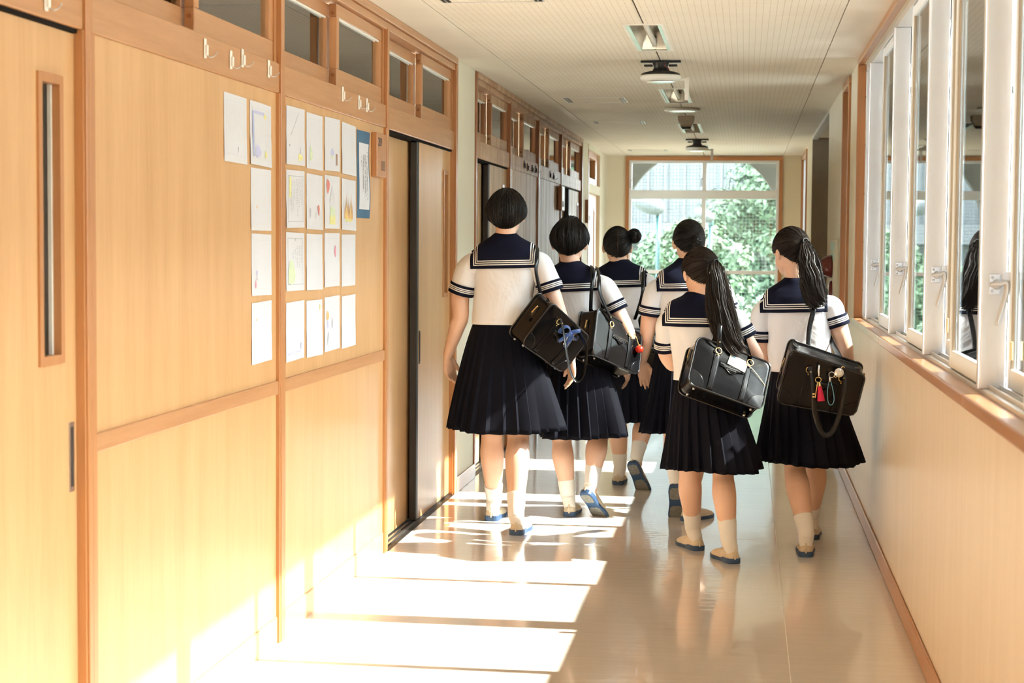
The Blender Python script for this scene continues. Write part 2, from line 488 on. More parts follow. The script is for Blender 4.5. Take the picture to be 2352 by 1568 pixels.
def facade(posts, door_bays, mp, mf, mh):
    n = len(posts)-1
    for i, y in enumerate(posts):
        last = i in (0, n)
        w = PW
        # post with a fine groove down its face
        if i == n or i == 0:
            box('post', XL-0.115, XL+0.006, y-w/2, y+w/2, 0, ZC-0.001, mf, wall_left, 0.003)
        else:
            box('post', XL-0.115, XL, y-w/2, y+0.002, 0, ZT+0.01, mf, wall_left, 0.002)
            box('post', XL-0.115, XL-0.002, y+0.0055, y+w/2, 0, ZT+0.01, mf, wall_left, 0.002)
    # top trim under the ceiling, in two steps
    box('top_rail', XL-0.115, XL-0.003, posts[0]+w/2, posts[n]-w/2, ZT, ZC-0.036, mh, wall_left, 0.002)
    box('cornice_trim', XL-0.115, XL+0.012, posts[0]+w/2, posts[n]-w/2, ZC-0.035, ZC-0.0005, mh, wall_left, 0.003)
    for i in range(n):
        y0, y1 = posts[i]+w/2+0.0005, posts[i+1]-w/2-0.0005
        box('header_rail', XL-0.115, XL-0.008, y0, y1, ZH0, ZH1, mh, wall_left, 0.003)
        transom(y0, y1, mf, mh)
        if i in door_bays:
            sliding_door(y0, y1, mp, mf, slit=True, far_pull=(i == 3 and mp is M['panel']))
            # floor track
            for dx in (-0.032, -0.060, -0.080, -0.105):
                box('door_track', XL+dx-0.006, XL+dx+0.006, y0, y1, 0.0, 0.008, M['steel'], wall_left)
            box('track_bed', XL-0.118, XL+0.002, y0, y1, -0.004, 0.0018, M['rubber'], wall_left)
            box('door_head_gap', XL-0.115, XL-0.02, y0, y1, ZH0-0.010, ZH0-0.0005, M['gap'], wall_left)
            box('door_jamb', XL-0.112, XL-0.006, y1-0.011, y1, 0, ZH0-0.0005, mf, wall_left)
        else:
            for (z0, z1) in ((ZM1+0.0006, ZH0-0.0008), (0.0976, ZM0-0.0006)):
                box('veneer_panel', XL-0.045, XL-0.015, y0+0.016, y1-0.020, z0, z1, mp, wall_left)
            box('panel_stop', XL-0.056, XL-0.0035, y0, y0+0.0155, 0.0, ZH0-0.0005, mf, wall_left)
            box('panel_stop', XL-0.056, XL-0.0035, y1-0.0195, y1, 0.0, ZH0-0.0005, mf, wall_left)
            box('mid_rail', XL-0.056, XL-0.005, y0+0.016, y1-0.020, ZM0, ZM1, mh, wall_left, 0.003)
            box('baseboard', XL-0.056, XL-0.010, y0+0.016, y1-0.020, 0, 0.097, mh if mp is M['panel_old'] else M['panel'], wall_left, 0.003)
            box('panel_backing', XL-0.115, XL-0.057, y0, y1, 0, ZH0-0.0005, mp, wall_left)
facade(posts1, door_bays1, M['panel'], M['frame'], M['frame_h'])
facade(posts2, door_bays2, M['panel_old'], M['frame_old'], M['frame_old_h'])
# plaster piers between the partitions
def pier(y0, y1, base=True):
    box('wall_pier', XL-0.115, XL-0.004, y0, y1, 0, ZC-0.001, M['cream'], wall_left)
    if base: box('pier_baseboard', XL-0.0038, XL+0.008, y0+0.004, y1-0.003, 0, 0.088, M['frame_h'], wall_left, 0.003)
pier(9.881, 10.559); pier(17.586, 18.28); pier(19.78, YE+0.05); pier(YB, -3.126)
# plain classroom door at the far end, with a small light above
box('post', XL-0.115, XL+0.002, 18.281, 18.335, 0, 2.44, M['frame'], wall_left, 0.003)
box('post', XL-0.115, XL+0.002, 19.725, 19.779, 0, 2.44, M['cream'], wall_left, 0.003)
box('lintel', XL-0.115, XL+0.002, 18.281, 19.779, 2.4405, ZC-0.001, M['cream'], wall_left)
box('header_rail', XL-0.115, XL-0.001, 18.336, 19.724, 1.99, 2.085, M['cream'], wall_left)
win_n[0] += 1
wf = empty('window_%d' % win_n[0], kind='structure')
boxes('sash_frame', [(XL-0.09, XL-0.03, 18.336, 18.56, 2.086, 2.44), (XL-0.09, XL-0.03, 19.45, 19.724, 2.086, 2.44), (XL-0.09, XL-0.03, 18.561, 19.449, 2.086, 2.155), (XL-0.09, XL-0.03, 18.561, 19.449, 2.37, 2.44)], M['frame'], wf)
box('glass_pane', XL-0.07, XL-0.066, 18.561, 19.449, 2.155, 2.37, M['glass_t'], wf)
door_n[0] += 1
df = empty('door_%d' % door_n[0], kind='structure')
ys0, ys1 = 19.30, 19.42
boxes('door_leaf', [(XL-0.07, XL-0.035, 18.336, ys0, 0.01, 1.985), (XL-0.07, XL-0.035, ys1, 19.724, 0.01, 1.985), (XL-0.07, XL-0.035, ys0, ys1, 0.01, 1.10), (XL-0.07, XL-0.035, ys0, ys1, 1.83, 1.985)], M['panel'], df)
slit_window(df, XL-0.07, XL-0.035, ys0, ys1, 1.10, 1.83, M['frame'])

# ---- classrooms behind the partition (seen through the transoms and door slits)
class_wall = empty('wall_classroom', kind='structure')
CX0 = -7.6
for (a, b_) in ((YB, 10.2), (10.4, 18.0), (18.1, YE)):
    box('classroom_ceiling', CX0, XL-0.19, a, b_, 2.62, 2.66, M['ceil'], class_wall)
    box('classroom_floor', CX0, XL-0.125, a, b_, -0.04, -0.001, M['floor'], class_wall)
    boxes('classroom_window_wall', [(CX0-0.15, CX0, a, b_, 0, 0.6), (CX0-0.15, CX0, a, b_, 2.5, 2.66)], M['cream'], class_wall)
    y = a
    while y < b_-0.1:
        box('classroom_pillar', CX0-0.15, CX0+0.02, y, y+0.35, 0.6, 2.5, M['cream'], class_wall)
        y += 2.4
for y in (YB, 10.3, 18.05, YE):
    box('classroom_party_wall', CX0, XL-0.118, y-0.05, y+0.05, 0, 2.66, M['cream'], class_wall)
box('classroom_soffit', XL-0.19, XL-0.118, YB, YE, ZC, 2.66, M['cream'], class_wall)

# ---- end wall with the large window
wall_end = empty('wall_end', kind='structure')
EX0, EX1, EZ0, EZ1 = -1.425, 0.418, 0.16, 2.478
boxes('end_plaster', [(XL-0.12, EX0, YE, YE+0.14, 0, ZC), (EX1, XR+0.02, YE, YE+0.14, 0, ZC), (EX0, EX1, YE, YE+0.14, 0, EZ0), (EX0, EX1, YE, YE+0.14, EZ1, ZC+0.2)], M['cream'], wall_end)
win_n[0] += 1
we = empty('window_%d' % win_n[0], kind='structure')
ft = 0.040
box('wood_frame', EX0-0.002, EX0+ft, YE-0.018, YE+0.10, EZ0, EZ1-ft-0.0005, M['frame'], we, 0.003)
box('wood_frame', EX1-ft, EX1+0.002, YE-0.018, YE+0.10, EZ0, EZ1-ft-0.0005, M['frame'], we, 0.003)
box('wood_frame', EX0-0.002, EX1+0.002, YE-0.018, YE+0.10, EZ1-ft, EZ1+0.002, M['frame_x'], we, 0.003)
a0, a1 = EX0+ft+0.0005, EX1-ft-0.0005
az1 = EZ1-ft-0.0005
box('alu_frame', a0, a0+0.032, YE+0.0, YE+0.09, EZ0, az1, M['alu_white'], we, 0.002)
box('alu_frame', a1-0.032, a1, YE+0.0, YE+0.09, EZ0, az1, M['alu_white'], we, 0.002)
box('alu_frame', a0+0.0325, a1-0.0325, YE+0.0, YE+0.09, az1-0.032, az1, M['alu_white'], we, 0.002)
box('alu_transom', a0+0.0325, a1-0.0325, YE-0.004, YE+0.095, 1.985, 2.085, M['alu_white'], we, 0.002)
box('alu_transom', a0+0.0325, a1-0.0325, YE+0.004, YE+0.085, 1.098, 1.142, M['alu_white'], we, 0.002)
box('alu_frame', a0+0.0325, a1-0.0325, YE+0.0, YE+0.09, EZ0, EZ0+0.05, M['alu_white'], we, 0.002)
xm = -0.502
box('alu_mullion', xm-0.018, xm+0.030, YE+0.002, YE+0.085, 2.0855, az1-0.0325, M['alu_white'], we, 0.002)
box('alu_mullion', xm-0.022, xm+0.026, YE+0.006, YE+0.085, 1.1425, 1.9845, M['alu_white'], we, 0.002)
box('alu_mullion', xm-0.022, xm+0.026, YE+0.006, YE+0.085, EZ0+0.0505, 1.0975, M['alu_white'], we, 0.002)
for (z0, z1) in ((2.0855, az1-0.0325), (1.1425, 1.9845), (EZ0+0.0505, 1.0975)):
    for (p, q) in ((a0+0.0325, xm-0.0225), (xm+0.0305, a1-0.0325)):
        box('glass_pane', p, q, YE+0.040, YE+0.044, z0, z1, M['glass'], we)
# catches on the top lights
for cx_, cz in ((a0+0.02, 2.16), (xm-0.03, 2.18)):
    tube_obj('window_catch', [(cx_, YE-0.004, cz-0.05), (cx_, YE-0.012, cz-0.02), (cx_+0.002, YE-0.014, cz+0.03), (cx_+0.02, YE-0.01, cz+0.045)], 0.006, M['steel'], we, 8, 3)
box('end_sill', EX0-0.02, EX1+0.02, YE-0.05, YE-0.0185, EZ0-0.03, EZ0, M['frame_x'], we, 0.004)
box('baseboard_end', XL, XR, YE-0.012, YE-0.0005, 0, 0.088, M['frame_x'], None, 0.003)['kind'] = 'structure'

# ---- right wall with the row of sliding windows
wall_right = empty('wall_right', kind='structure')
SZ = 1.042
WY0, WY1 = -4.6, 10.02            # window band along the corridor
box('dado', XR, XR+0.14, YB, 11.0, 0.0, 1.002, M['dado'], wall_right)
box('baseboard_trim', XR-0.012, XR-0.0005, YB, 13.74, 0.006, 0.088, M['frame_h'], wall_right, 0.004)
box('window_lintel', XR+0.02, XR+0.16, YB, 11.0, 2.462, 3.0, M['cream'], wall_right)
box('wall_pier', XR+0.0, XR+0.14, 10.055, 10.90, 1.0025, ZC, M['cream'], wall_right)
box('wall_pier', XR+0.0, XR+0.14, 11.62, 13.75, 0.0, ZC, M['cream'], wall_right)
box('dado', XR, XR+0.14, 11.001, 11.62, 0.0, 0.975, M['dado'], wall_right)
box('wall_pier', XR+0.0, XR+0.14, YB, WY0-0.04, 1.0025, ZC, M['cream'], wall_right)
# wooden surround of the window band
win_n[0] += 1
wr = empty('window_%d' % win_n[0], kind='structure')
# sill in board lengths with a rounded nose
yy = WY0
for y1 in (-3.0, -1.4, 0.3, 1.9, 3.45, 4.93, 6.44, 7.98, 9.40, WY1+0.03):
    box('sill_board', XR-0.026, XR+0.046, yy+0.0008, y1-0.0008, 1.003, SZ, M['sillwood'], wr, 0.006, 2)
    yy = y1
box('wood_frame', XR-0.016, XR+0.05, WY1, WY1+0.034, SZ+0.0005, 2.462, M['frame'], wr, 0.003)
box('wood_frame', XR-0.016, XR+0.05, WY0-0.034, WY0, SZ+0.0005, 2.462, M['frame'], wr, 0.003)
box('wood_frame', XR-0.016, XR+0.05, WY0-0.034, WY1+0.034, 2.4625, ZC-0.001, M['frame_h'], wr, 0.003)
XA = XR+0.03
box('alu_track', XA, XA+0.125, WY0+0.001, WY1-0.001, SZ-0.03, SZ+0.012, M['alu'], wr, 0.002)
for dx in (0.018, 0.048, 0.078, 0.105):
    box('track_rail', XA+dx, XA+dx+0.004, WY0+0.001, WY1-0.001, SZ+0.0125, SZ+0.024, M['alu'], wr)
box('alu_head', XA, XA+0.125, WY0+0.001, WY1-0.001, 2.425, 2.462, M['alu'], wr, 0.002)
wposts = [9.58, 8.035, 6.495, 4.975, 3.44, 1.92, 0.40, -1.12, -2.64, -4.10]
box('alu_jamb', XA+0.0, XA+0.04, WY1-0.055, WY1-0.001, SZ+0.0125, 2.4245, M['alu_white'], wr, 0.002)
for k_ in range(5):
    V, Fc = tube([(XA-0.001, WY1-0.03, 1.2+0.27*k_), (XA-0.003, WY1-0.03, 1.2+0.27*k_)], [0.006, 0.006], 8, 1)
    mesh_obj('jamb_screw', V, Fc, M['black'], wr)
def sash(win, y0, y1, x0, x1, stile=0.036, seal=True):
    z0, z1 = SZ+0.016, 2.420
    box('sash_stile', x0, x1, y0, y0+stile, z0, z1, M['alu_white'], win, 0.002)
    box('sash_stile', x0, x1, y1-stile, y1, z0, z1, M['alu_white'], win, 0.002)
    box('sash_rail', x0+0.002, x1-0.002, y0+stile+0.0005, y1-stile-0.0005, z0, z0+0.055, M['alu_white'], win, 0.002)
    box('sash_rail', x0+0.002, x1-0.002, y0+stile+0.0005, y1-stile-0.0005, z1-0.04, z1, M['alu_white'], win, 0.002)
    xm_ = (x0+x1)/2
    box('glass_pane', xm_-0.0025, xm_+0.0025, y0+stile+0.0005, y1-stile-0.0005, z0+0.0555, z1-0.0405, M['glass'], win)
    if seal:
        boxes('glass_gasket', [(xm_-0.010, xm_-0.0026, y0+stile+0.0006, y0+stile+0.009, z0+0.056, z1-0.041), (xm_-0.010, xm_-0.0026, y1-stile-0.009, y1-stile-0.0006, z0+0.056, z1-0.041)], M['brownseal'], win)
def latch(win, y, z=1.345):
    # crescent latch: plate with two screws, drum, keeper and a long hanging lever
    x0 = XA+0.012
    box('latch_plate', x0, x0+0.030, y-0.0262, y-0.0225, z-0.028, z+0.028, M['latch'], win, 0.001)
    for dz in (-0.019, 0.019):
        V, Fc = tube([(x0+0.009, y-0.0263, z+dz), (x0+0.009, y-0.0295, z+dz)], [0.0042, 0.003], 10, 1); mesh_obj('latch_screw', V, Fc, M['latch'], win, True)
    V, Fc = tube([(x0+0.022, y-0.0263, z), (x0+0.022, y-0.040, z)], [0.014, 0.011], 16, 1); mesh_obj('latch_drum', V, Fc, M['latch'], win, True)
    tube_obj('latch_lever', [(x0+0.004, y-0.034, z), (x0+0.03, y-0.040, z+0.002), (x0+0.046, y-0.044, z+0.004), (x0+0.043, y-0.047, z-0.03), (x0+0.030, y-0.049, z-0.075), (x0+0.020, y-0.049, z-0.112)],
             [(0.006, 0.008), (0.007, 0.008), (0.008, 0.008), (0.008, 0.006), (0.007, 0.005), (0.005, 0.004)], M['latch'], win, 10, 4)
    box('latch_keeper', x0+0.034, x0+0.060, y-0.040, y-0.036, z-0.012, z+0.035, M['latch'], win, 0.001)
for i, (yf, yn) in enumerate(zip(wposts[:-1], wposts[1:])):
    win_n[0] += 1
    win = empty('window_%d' % win_n[0], kind='structure')
    ymid = (yf+yn)/2+0.02
    # post
    box('window_post', XA-0.006, XA+0.062, yf-0.022, yf+0.022, SZ+0.0125, 2.4245, M['alu_white'], win, 0.002)
    box('post_gap', XA+0.0622, XA+0.0655, yf-0.020, yf+0.020, SZ+0.0125, 2.4245, M['rubber'], win)
    box('post_cap', XA-0.011, XA-0.0065, yf-0.014, yf+0.018, SZ+0.0125, 2.4245, M['alu'], win)
    sash(win, ymid-0.015, yf-0.0225, XA+0.066, XA+0.094)
    sash(win, yn+0.0225, ymid+0.03, XA+0.004, XA+0.034)
    if i < 6: latch(win, yf)
    box('sash_wheel_guard', XA+0.060, XA+0.0655, yf-0.13, yf-0.10, SZ+0.10, SZ+0.15, M['plastic_y'], win, 0.001)
sash(wr, 9.602, WY1-0.056, XA+0.066, XA+0.094)

# second, narrower window beyond the pier
win_n[0] += 1
w2 = empty('window_%d' % win_n[0], kind='structure')
box('wood_frame', XR-0.016, XR+0.08, 10.901, 10.945, 0.94, 2.44, M['frame'], w2, 0.003)
box('wood_frame', XR-0.016, XR+0.08, 11.575, 11.619, 0.94, 2.44, M['frame'], w2, 0.003)
box('wood_frame', XR-0.016, XR+0.08, 10.901, 11.619, 2.4405, 2.485, M['frame_h'], w2, 0.003)
box('sill_board', XR-0.02, XR+0.08, 10.9455, 11.5745, 0.976, 1.010, M['sillwood'], w2, 0.004)
box('alu_frame', XR+0.03, XR+0.075, 10.946, 10.985, 1.0105, 2.44, M['alu_white'], w2, 0.002)
box('alu_frame', XR+0.03, XR+0.075, 11.535, 11.574, 1.0105, 2.44, M['alu_white'], w2, 0.002)
box('glass_pane', XR+0.05, XR+0.055, 10.9855, 11.5345, 1.0105, 2.44, M['glass'], w2)
box('window_lintel', XR+0.02, XR+0.14, 11.0, 11.62, 2.4855, 3.0, M['cream'], wall_right)
# opening to the stairwell
box('recess_reveal', XR+0.0, XR+1.8, 17.13, 17.25, 0.0, 2.48, M['taupe'], wall_right)
box('recess_side', XR+1.78, XR+1.9, 13.70, 17.2, 0.0, 2.48, M['taupe'], wall_right)
box('recess_near_wall', XR+0.141, XR+1.8, 13.60, 13.75, 0.0, 2.48, M['taupe'], wall_right)
box('recess_ceiling', XR+0.02, XR+1.9, 13.60, 17.25, 2.4805, 2.60, M['ceil_plain'], wall_right)
box('recess_floor', XR+0.021, XR+1.9, 13.75, 17.13, -0.02, 0.0, M['floor'], wall_right)
box('recess_bead', XR-0.006, XR+0.05, 13.751, 17.129, 2.464, 2.4945, M['alu'], wall_right)
# door standing open inside the recess
door_n[0] += 1
dd = empty('door_%d' % door_n[0], kind='structure')
box('door_leaf', XR+0.16, XR+0.20, 13.83, 14.72, 0.01, 2.08, M['taupe'], dd, 0.003)
box('door_frame', XR+0.142, XR+0.21, 13.7505, 13.829, 0.0, 2.30, M['cream'], dd, 0.003)
# wall beyond, with one more window
boxes('far_plaster', [(XR, XR+0.14, 17.251, 18.55, 0, ZC), (XR, XR+0.14, 20.12, YE+0.14, 0, ZC), (XR, XR+0.14, 18.551, 20.119, 0, 0.95), (XR, XR+0.14, 18.551, 20.119, 2.455, ZC)], M['cream'], wall_right)
win_n[0] += 1
w3 = empty('window_%d' % win_n[0], kind='structure')
box('wood_frame', XR-0.016, XR+0.08, 18.551, 18.595, 0.951, 2.41, M['frame'], w3, 0.003)
box('wood_frame', XR-0.016, XR+0.08, 20.075, 20.119, 0.951, 2.41, M['frame'], w3, 0.003)
box('wood_frame', XR-0.016, XR+0.08, 18.551, 20.119, 2.4105, 2.4545, M['frame_h'], w3, 0.003)
box('sill_board', XR-0.02, XR+0.08, 18.5955, 20.0745, 0.951, 0.985, M['sillwood'], w3, 0.004)
boxes('alu_frame', [(XR+0.012, XR+0.06, 18.5955, 18.64, 0.986, 2.41), (XR+0.012, XR+0.06, 20.03, 20.0745, 0.986, 2.41), (XR+0.012, XR+0.06, 19.31, 19.35, 0.986, 2.41)], M['alu_white'], w3)
box('glass_pane', XR+0.04, XR+0.045, 18.641, 20.029, 0.986, 2.41, M['glass'], w3)
# concrete eave outside, shading the tops of the windows
box('eave_slab', XR+0.165, 0.952, YB, 17.0, 2.463, 2.60, M['cream'], wall_right)
# wall behind the viewer
wb_ = box('wall_back', XL-0.12, XR+0.14, YB-0.12, YB-0.001, 0, ZC+0.1, M['cream'], None); wb_['kind'] = 'structure'
# ================================================================== ceiling fittings
M['enamel'] = plain('white_enamel_reflector', (0.72, 0.70, 0.62), 0.22, metal=0.7, coat=0.2)
M['glass_edge'] = plain('pale_green_edge_strip', (0.55, 0.82, 0.74), 0.3)
def tube_lamp(y0, y1, label):
    t = empty('ceiling_light', (-0.503, (y0+y1)/2, ZC), label, 'ceiling light', 'recessed fluorescent lights along the ceiling')
    x0, x1 = LX0, LX1
    z = ZC; D = 0.085; xc = (x0+x1)/2
    boxes('rim', [(x0-0.010, x0+0.003, y0-0.012, y1+0.012, z-0.006, z-0.0005), (x1-0.003, x1+0.010, y0-0.012, y1+0.012, z-0.006, z-0.0005), (x0+0.003, x1-0.003, y0-0.012, y0+0.003, z-0.006, z-0.0005), (x0+0.003, x1-0.003, y1-0.003, y1+0.012, z-0.006, z-0.0005)], M['plastic_w'], t)
    for xa, xb in ((x0+0.004, x0+0.020), (x1-0.020, x1-0.004)):
        box('edge_strip', xa, xb, y0+0.004, y1-0.004, z-0.0045, z+0.006, M['glass_edge'], t)
    # curved trough reflector with sloping ends
    V, Fc = [], []
    n = 16
    for i in range(n+1):
        th = PI*i/n
        x = xc-math.cos(th)*0.069; zz = z+0.004+D*math.sin(th)**0.7
        e = 0.05*math.sin(th)
        V += [(x, y0+0.004+e, zz), (x, y1-0.004-e, zz)]
    for i in range(n): Fc.append((2*i, 2*i+2, 2*i+3, 2*i+1))
    b0 = len(V); V += [(xc, y0+0.004, z+0.004), (xc, y1-0.004, z+0.004)]
    for i in range(n): Fc += [(b0, 2*i+2, 2*i), (b0+1, 2*i+1, 2*i+3)]
    mesh_obj('reflector', V, Fc, M['enamel'], t, True, 40)
    boxes('housing', [(x0+0.001, x0+0.003, y0+0.001, y1-0.001, z+0.012, z+0.14), (x1-0.003, x1-0.001, y0+0.001, y1-0.001, z+0.012, z+0.14), (x0+0.003, x1-0.003, y0+0.001, y0+0.003, z+0.012, z+0.14), (x0+0.003, x1-0.003, y1-0.003, y1-0.001, z+0.012, z+0.14), (x0+0.003, x1-0.003, y0+0.003, y1-0.003, z+0.138, z+0.14)], M['plastic_w'], t)
    tube_obj('fluorescent_tube', [(xc, y0+0.06, z+0.030), (xc, (y0+y1)/2, z+0.030), (xc, y1-0.06, z+0.030)], 0.016, M['plastic_w'], t, 14, 2)
    for ye in (y0+0.05, y1-0.05):
        box('lamp_holder', xc-0.013, xc+0.013, ye-0.008, ye+0.008, z+0.010, z+0.060, M['plastic_w'], t, 0.002)
for y0, y1, lb in ((1.45, 2.62, 'recessed fluorescent ceiling light above the near classroom door, just out of view'),
                   (4.90, 6.05, 'nearest recessed fluorescent ceiling light at the top picture edge'),
                   (8.38, 9.50, 'large recessed fluorescent ceiling light in front of the first black-based sensor'),
                   (11.84, 13.00, 'second recessed fluorescent ceiling light, beyond the first black-based sensor'),
                   (15.23, 16.46, 'third recessed fluorescent ceiling light beyond the boxy ceiling sensor'),
                   (18.55, 19.62, 'farthest recessed fluorescent ceiling light near the end window')):
    if y0 > 4: tube_lamp(y0, y1, lb)

def ceiling_sensor(y, label):
    x = -0.497
    t = empty('ceiling_sensor', (x, y, ZC), label, 'sensor', 'black-based round ceiling sensors')
    z = ZC
    bm = bmesh.new()
    box_bm(bm, x-0.115, x+0.115, y-0.02, y+0.02, z-0.012, z-0.0005, 0.003)
    box_bm(bm, x-0.095, x-0.045, y-0.014, y+0.014, z-0.034, z-0.022, 0.003); box_bm(bm, x+0.045, x+0.095, y-0.014, y+0.014, z-0.034, z-0.022, 0.003)
    bm_obj('bracket', bm, M['black'], t)
    V, Fc = tube([(x, y, z-0.012), (x, y, z-0.04), (x, y, z-0.065)], [0.048, 0.040, 0.052], 20, 3); mesh_obj('neck', V, Fc, M['black'], t, True, 40)
    V, Fc = tube([(x, y, z-0.060), (x, y, z-0.072), (x, y, z-0.085)], [0.06, 0.105, 0.112], 28, 3); mesh_obj('housing', V, Fc, M['black'], t, True, 40)
    V, Fc = tube([(x, y, z-0.0855), (x, y, z-0.098), (x, y, z-0.112), (x, y, z-0.120)], [0.113, 0.118, 0.108, 0.085], 28, 2); mesh_obj('dome_rim', V, Fc, M['plastic_w'], t, True, 50)
    V, Fc = tube([(x, y, z-0.1205), (x, y, z-0.123)], [0.084, 0.075], 28, 1); mesh_obj('lens', V, Fc, M['chrome'], t, True, 40)
    tube_obj('sensor_wire', [(x+0.03, y-0.03, z-0.012), (x+0.022, y-0.045, z-0.03), (x+0.04, y-0.05, z-0.045), (x+0.05, y-0.055, z-0.062)], 0.004, M['red'], t, 6, 3)
    box('test_arm', x+0.11, x+0.150, y-0.008, y+0.008, z-0.113, z-0.100, M['plastic_w'], t, 0.002)
    box('test_tab', x+0.138, x+0.162, y-0.004, y+0.004, z-0.225, z-0.095, M['plastic_w'], t, 0.002)
ceiling_sensor(10.05, 'round white sensor on a black ceiling bracket, the nearer one')
ceiling_sensor(17.55, 'round white sensor on a black ceiling bracket, the farther one by the end window')
# flat oval fitting and boxy sensor
ov = empty('oval_vent', (-0.502, 13.58, ZC), 'flat pale oval ceiling disc between two ceiling lights', 'ceiling fitting')
V, Fc = tube([(-0.502, 13.58, ZC-0.001), (-0.502, 13.58, ZC-0.016), (-0.502, 13.58, ZC-0.024)], [(0.125, 0.125), (0.14, 0.14), (0.12, 0.12)], 32, 2); mesh_obj('disc', V, Fc, M['plastic_w'], ov, True, 40)
V, Fc = tube([(-0.502, 13.58, ZC-0.0245), (-0.502, 13.58, ZC-0.027)], [0.10, 0.09], 32, 1); mesh_obj('centre', V, Fc, M['enamel'], ov, True, 40)
bs = empty('box_sensor', (-0.50, 14.42, ZC), 'small boxy tan detector hanging from the ceiling', 'sensor')
V, Fc = tube([(-0.50, 14.42, ZC-0.0005), (-0.50, 14.42, ZC-0.035), (-0.50, 14.42, ZC-0.07), (-0.50, 14.42, ZC-0.085)], [0.095, 0.092, 0.065, 0.06], 4, 1, Vector((1, 1, 0))); mesh_obj('body', V, Fc, M['taupe'], bs)
V, Fc = tube([(-0.50, 14.42, ZC-0.0855), (-0.50, 14.42, ZC-0.105)], [0.045, 0.03], 18, 1); mesh_obj('lens', V, Fc, M['black'], bs, True, 40)
# access hatches with slotted ends
def hatch(y0, y1, label):
    t = empty('ceiling_hatch', (-1.10, (y0+y1)/2, ZC), label, 'ceiling hatch', 'slotted ceiling hatches')
    x0, x1 = -1.325, -0.878
    e = 0.006
    boxes('hatch_trim', [(x0, x1, y0, y0+e, ZC-0.004, ZC-0.0004), (x0, x1, y1-e, y1, ZC-0.004, ZC-0.0004), (x0, x0+e, y0+e, y1-e, ZC-0.004, ZC-0.0004), (x1-e, x1, y0+e, y1-e, ZC-0.004, ZC-0.0004)], M['alu'], t)
    for xs in (x0+0.008, x1-0.040):
        for k in range(2):
            box('slot', xs+k*0.018, xs+k*0.018+0.013, y0+0.012, y1-0.012, ZC-0.003, ZC-0.0004, M['rubber'], t)
        box('slot_lip', xs+0.0135, xs+0.0175, y0+0.012, y1-0.012, ZC-0.005, ZC-0.0004, M['alu'], t)
hatch(7.05, 7.56, 'slotted white ceiling hatch at the top picture edge, nearest of the row')
hatch(12.53, 12.97, 'slotted ceiling hatch above the second classroom front, second of the row')
hatch(14.95, 15.25, 'slotted ceiling hatch above the second classroom front, third of the row')
hatch(19.45, 19.70, 'slotted ceiling hatch by the end wall, farthest of the row')

# ================================================================== things on the left wall
# white adhesive hooks
def make_hook(name='coat_hook', pm=None, wm=None):
    V, Fc = [], []
    t = empty(name, (0, 0, 0), world=False)
    bm = bmesh.new(); box_bm(bm, 0.0002, 0.006, -0.010, 0.010, -0.030, 0.030, 0.003, 2)
    p = bm_obj('hook_plate', bm, pm or M['plastic_w'], t)
    bm = bmesh.new(); box_bm(bm, 0.0062, 0.013, -0.0065, 0.0065, -0.022, 0.010, 0.0025, 2); bm_obj('hook_block', bm, pm or M['plastic_w'], t)
    V, Fc = tube([(0.009, 0, 0.004), (0.010, 0, -0.020), (0.018, 0.002, -0.027), (0.030, 0.004, -0.024), (0.040, 0.005, -0.012)], [0.0018]*5, 8, 4)
    mesh_obj('hook_wire', V, Fc, wm or M['steel'], t, True)
    return t
def dup(root, loc, rot=None):
    r = root.copy(); COL.objects.link(r); r.location = loc
    if rot: r.rotation_euler = rot
    for ch in list(root.children):
        c = ch.copy(); COL.objects.link(c); c.parent = r
        for g in ch.children:
            d = g.copy(); COL.objects.link(d); d.parent = c
    return r
hk = make_hook()
hook_spots = [(5.205, 2.038, 'white adhesive hook alone above the blank part of the first panel'),
              (5.475, 2.031, 'white adhesive hook above the first sheet, the lower of a close pair'),
              (5.605, 2.050, 'white adhesive hook above the first sheets, the higher of a close pair'),
              (5.925, 2.047, 'white adhesive hook next to the post between the two panels'),
              (7.045, 2.055, 'white adhesive hook above the third column of sheets'),
              (7.35, 2.046, 'white adhesive hook above the blue mounted poem sheet'),
              (7.505, 2.046, 'white adhesive hook above the gap beside the wooden room plate'),
              (3.98, 2.020, 'white adhesive hook above the near sliding door at the top edge')]
for i, (y, z, lb) in enumerate(hook_spots):
    o = hk if i == 0 else dup(hk, (0, 0, 0))
    o.location = (XL-0.008, y, z)
    tag(o, lb, 'hook', 'white hooks on the wooden header rail')
hk2 = make_hook('coat_hook', M['black'], M['black'])
spots2 = [(12.98, 2.035, 'dark hook on the weathered header rail, first of four'), (13.18, 2.025, 'dark hook on the weathered header rail, second of four'),
          (13.48, 2.025, 'dark hook on the weathered header rail, third of four'), (13.70, 2.03, 'dark hook on the weathered header rail, last of four beside the post'),
          (14.72, 2.03, 'dark hook on the farther weathered header rail, the near one of two'), (14.98, 2.025, 'dark hook on the farther weathered header rail, the far one of two')]
for i, (y, z, lb) in enumerate(spots2):
    o = hk2 if i == 0 else dup(hk2, (0, 0, 0))
    o.location = (XL-0.008, y, z)
    tag(o, lb, 'hook', 'dark hooks on the weathered header rail')

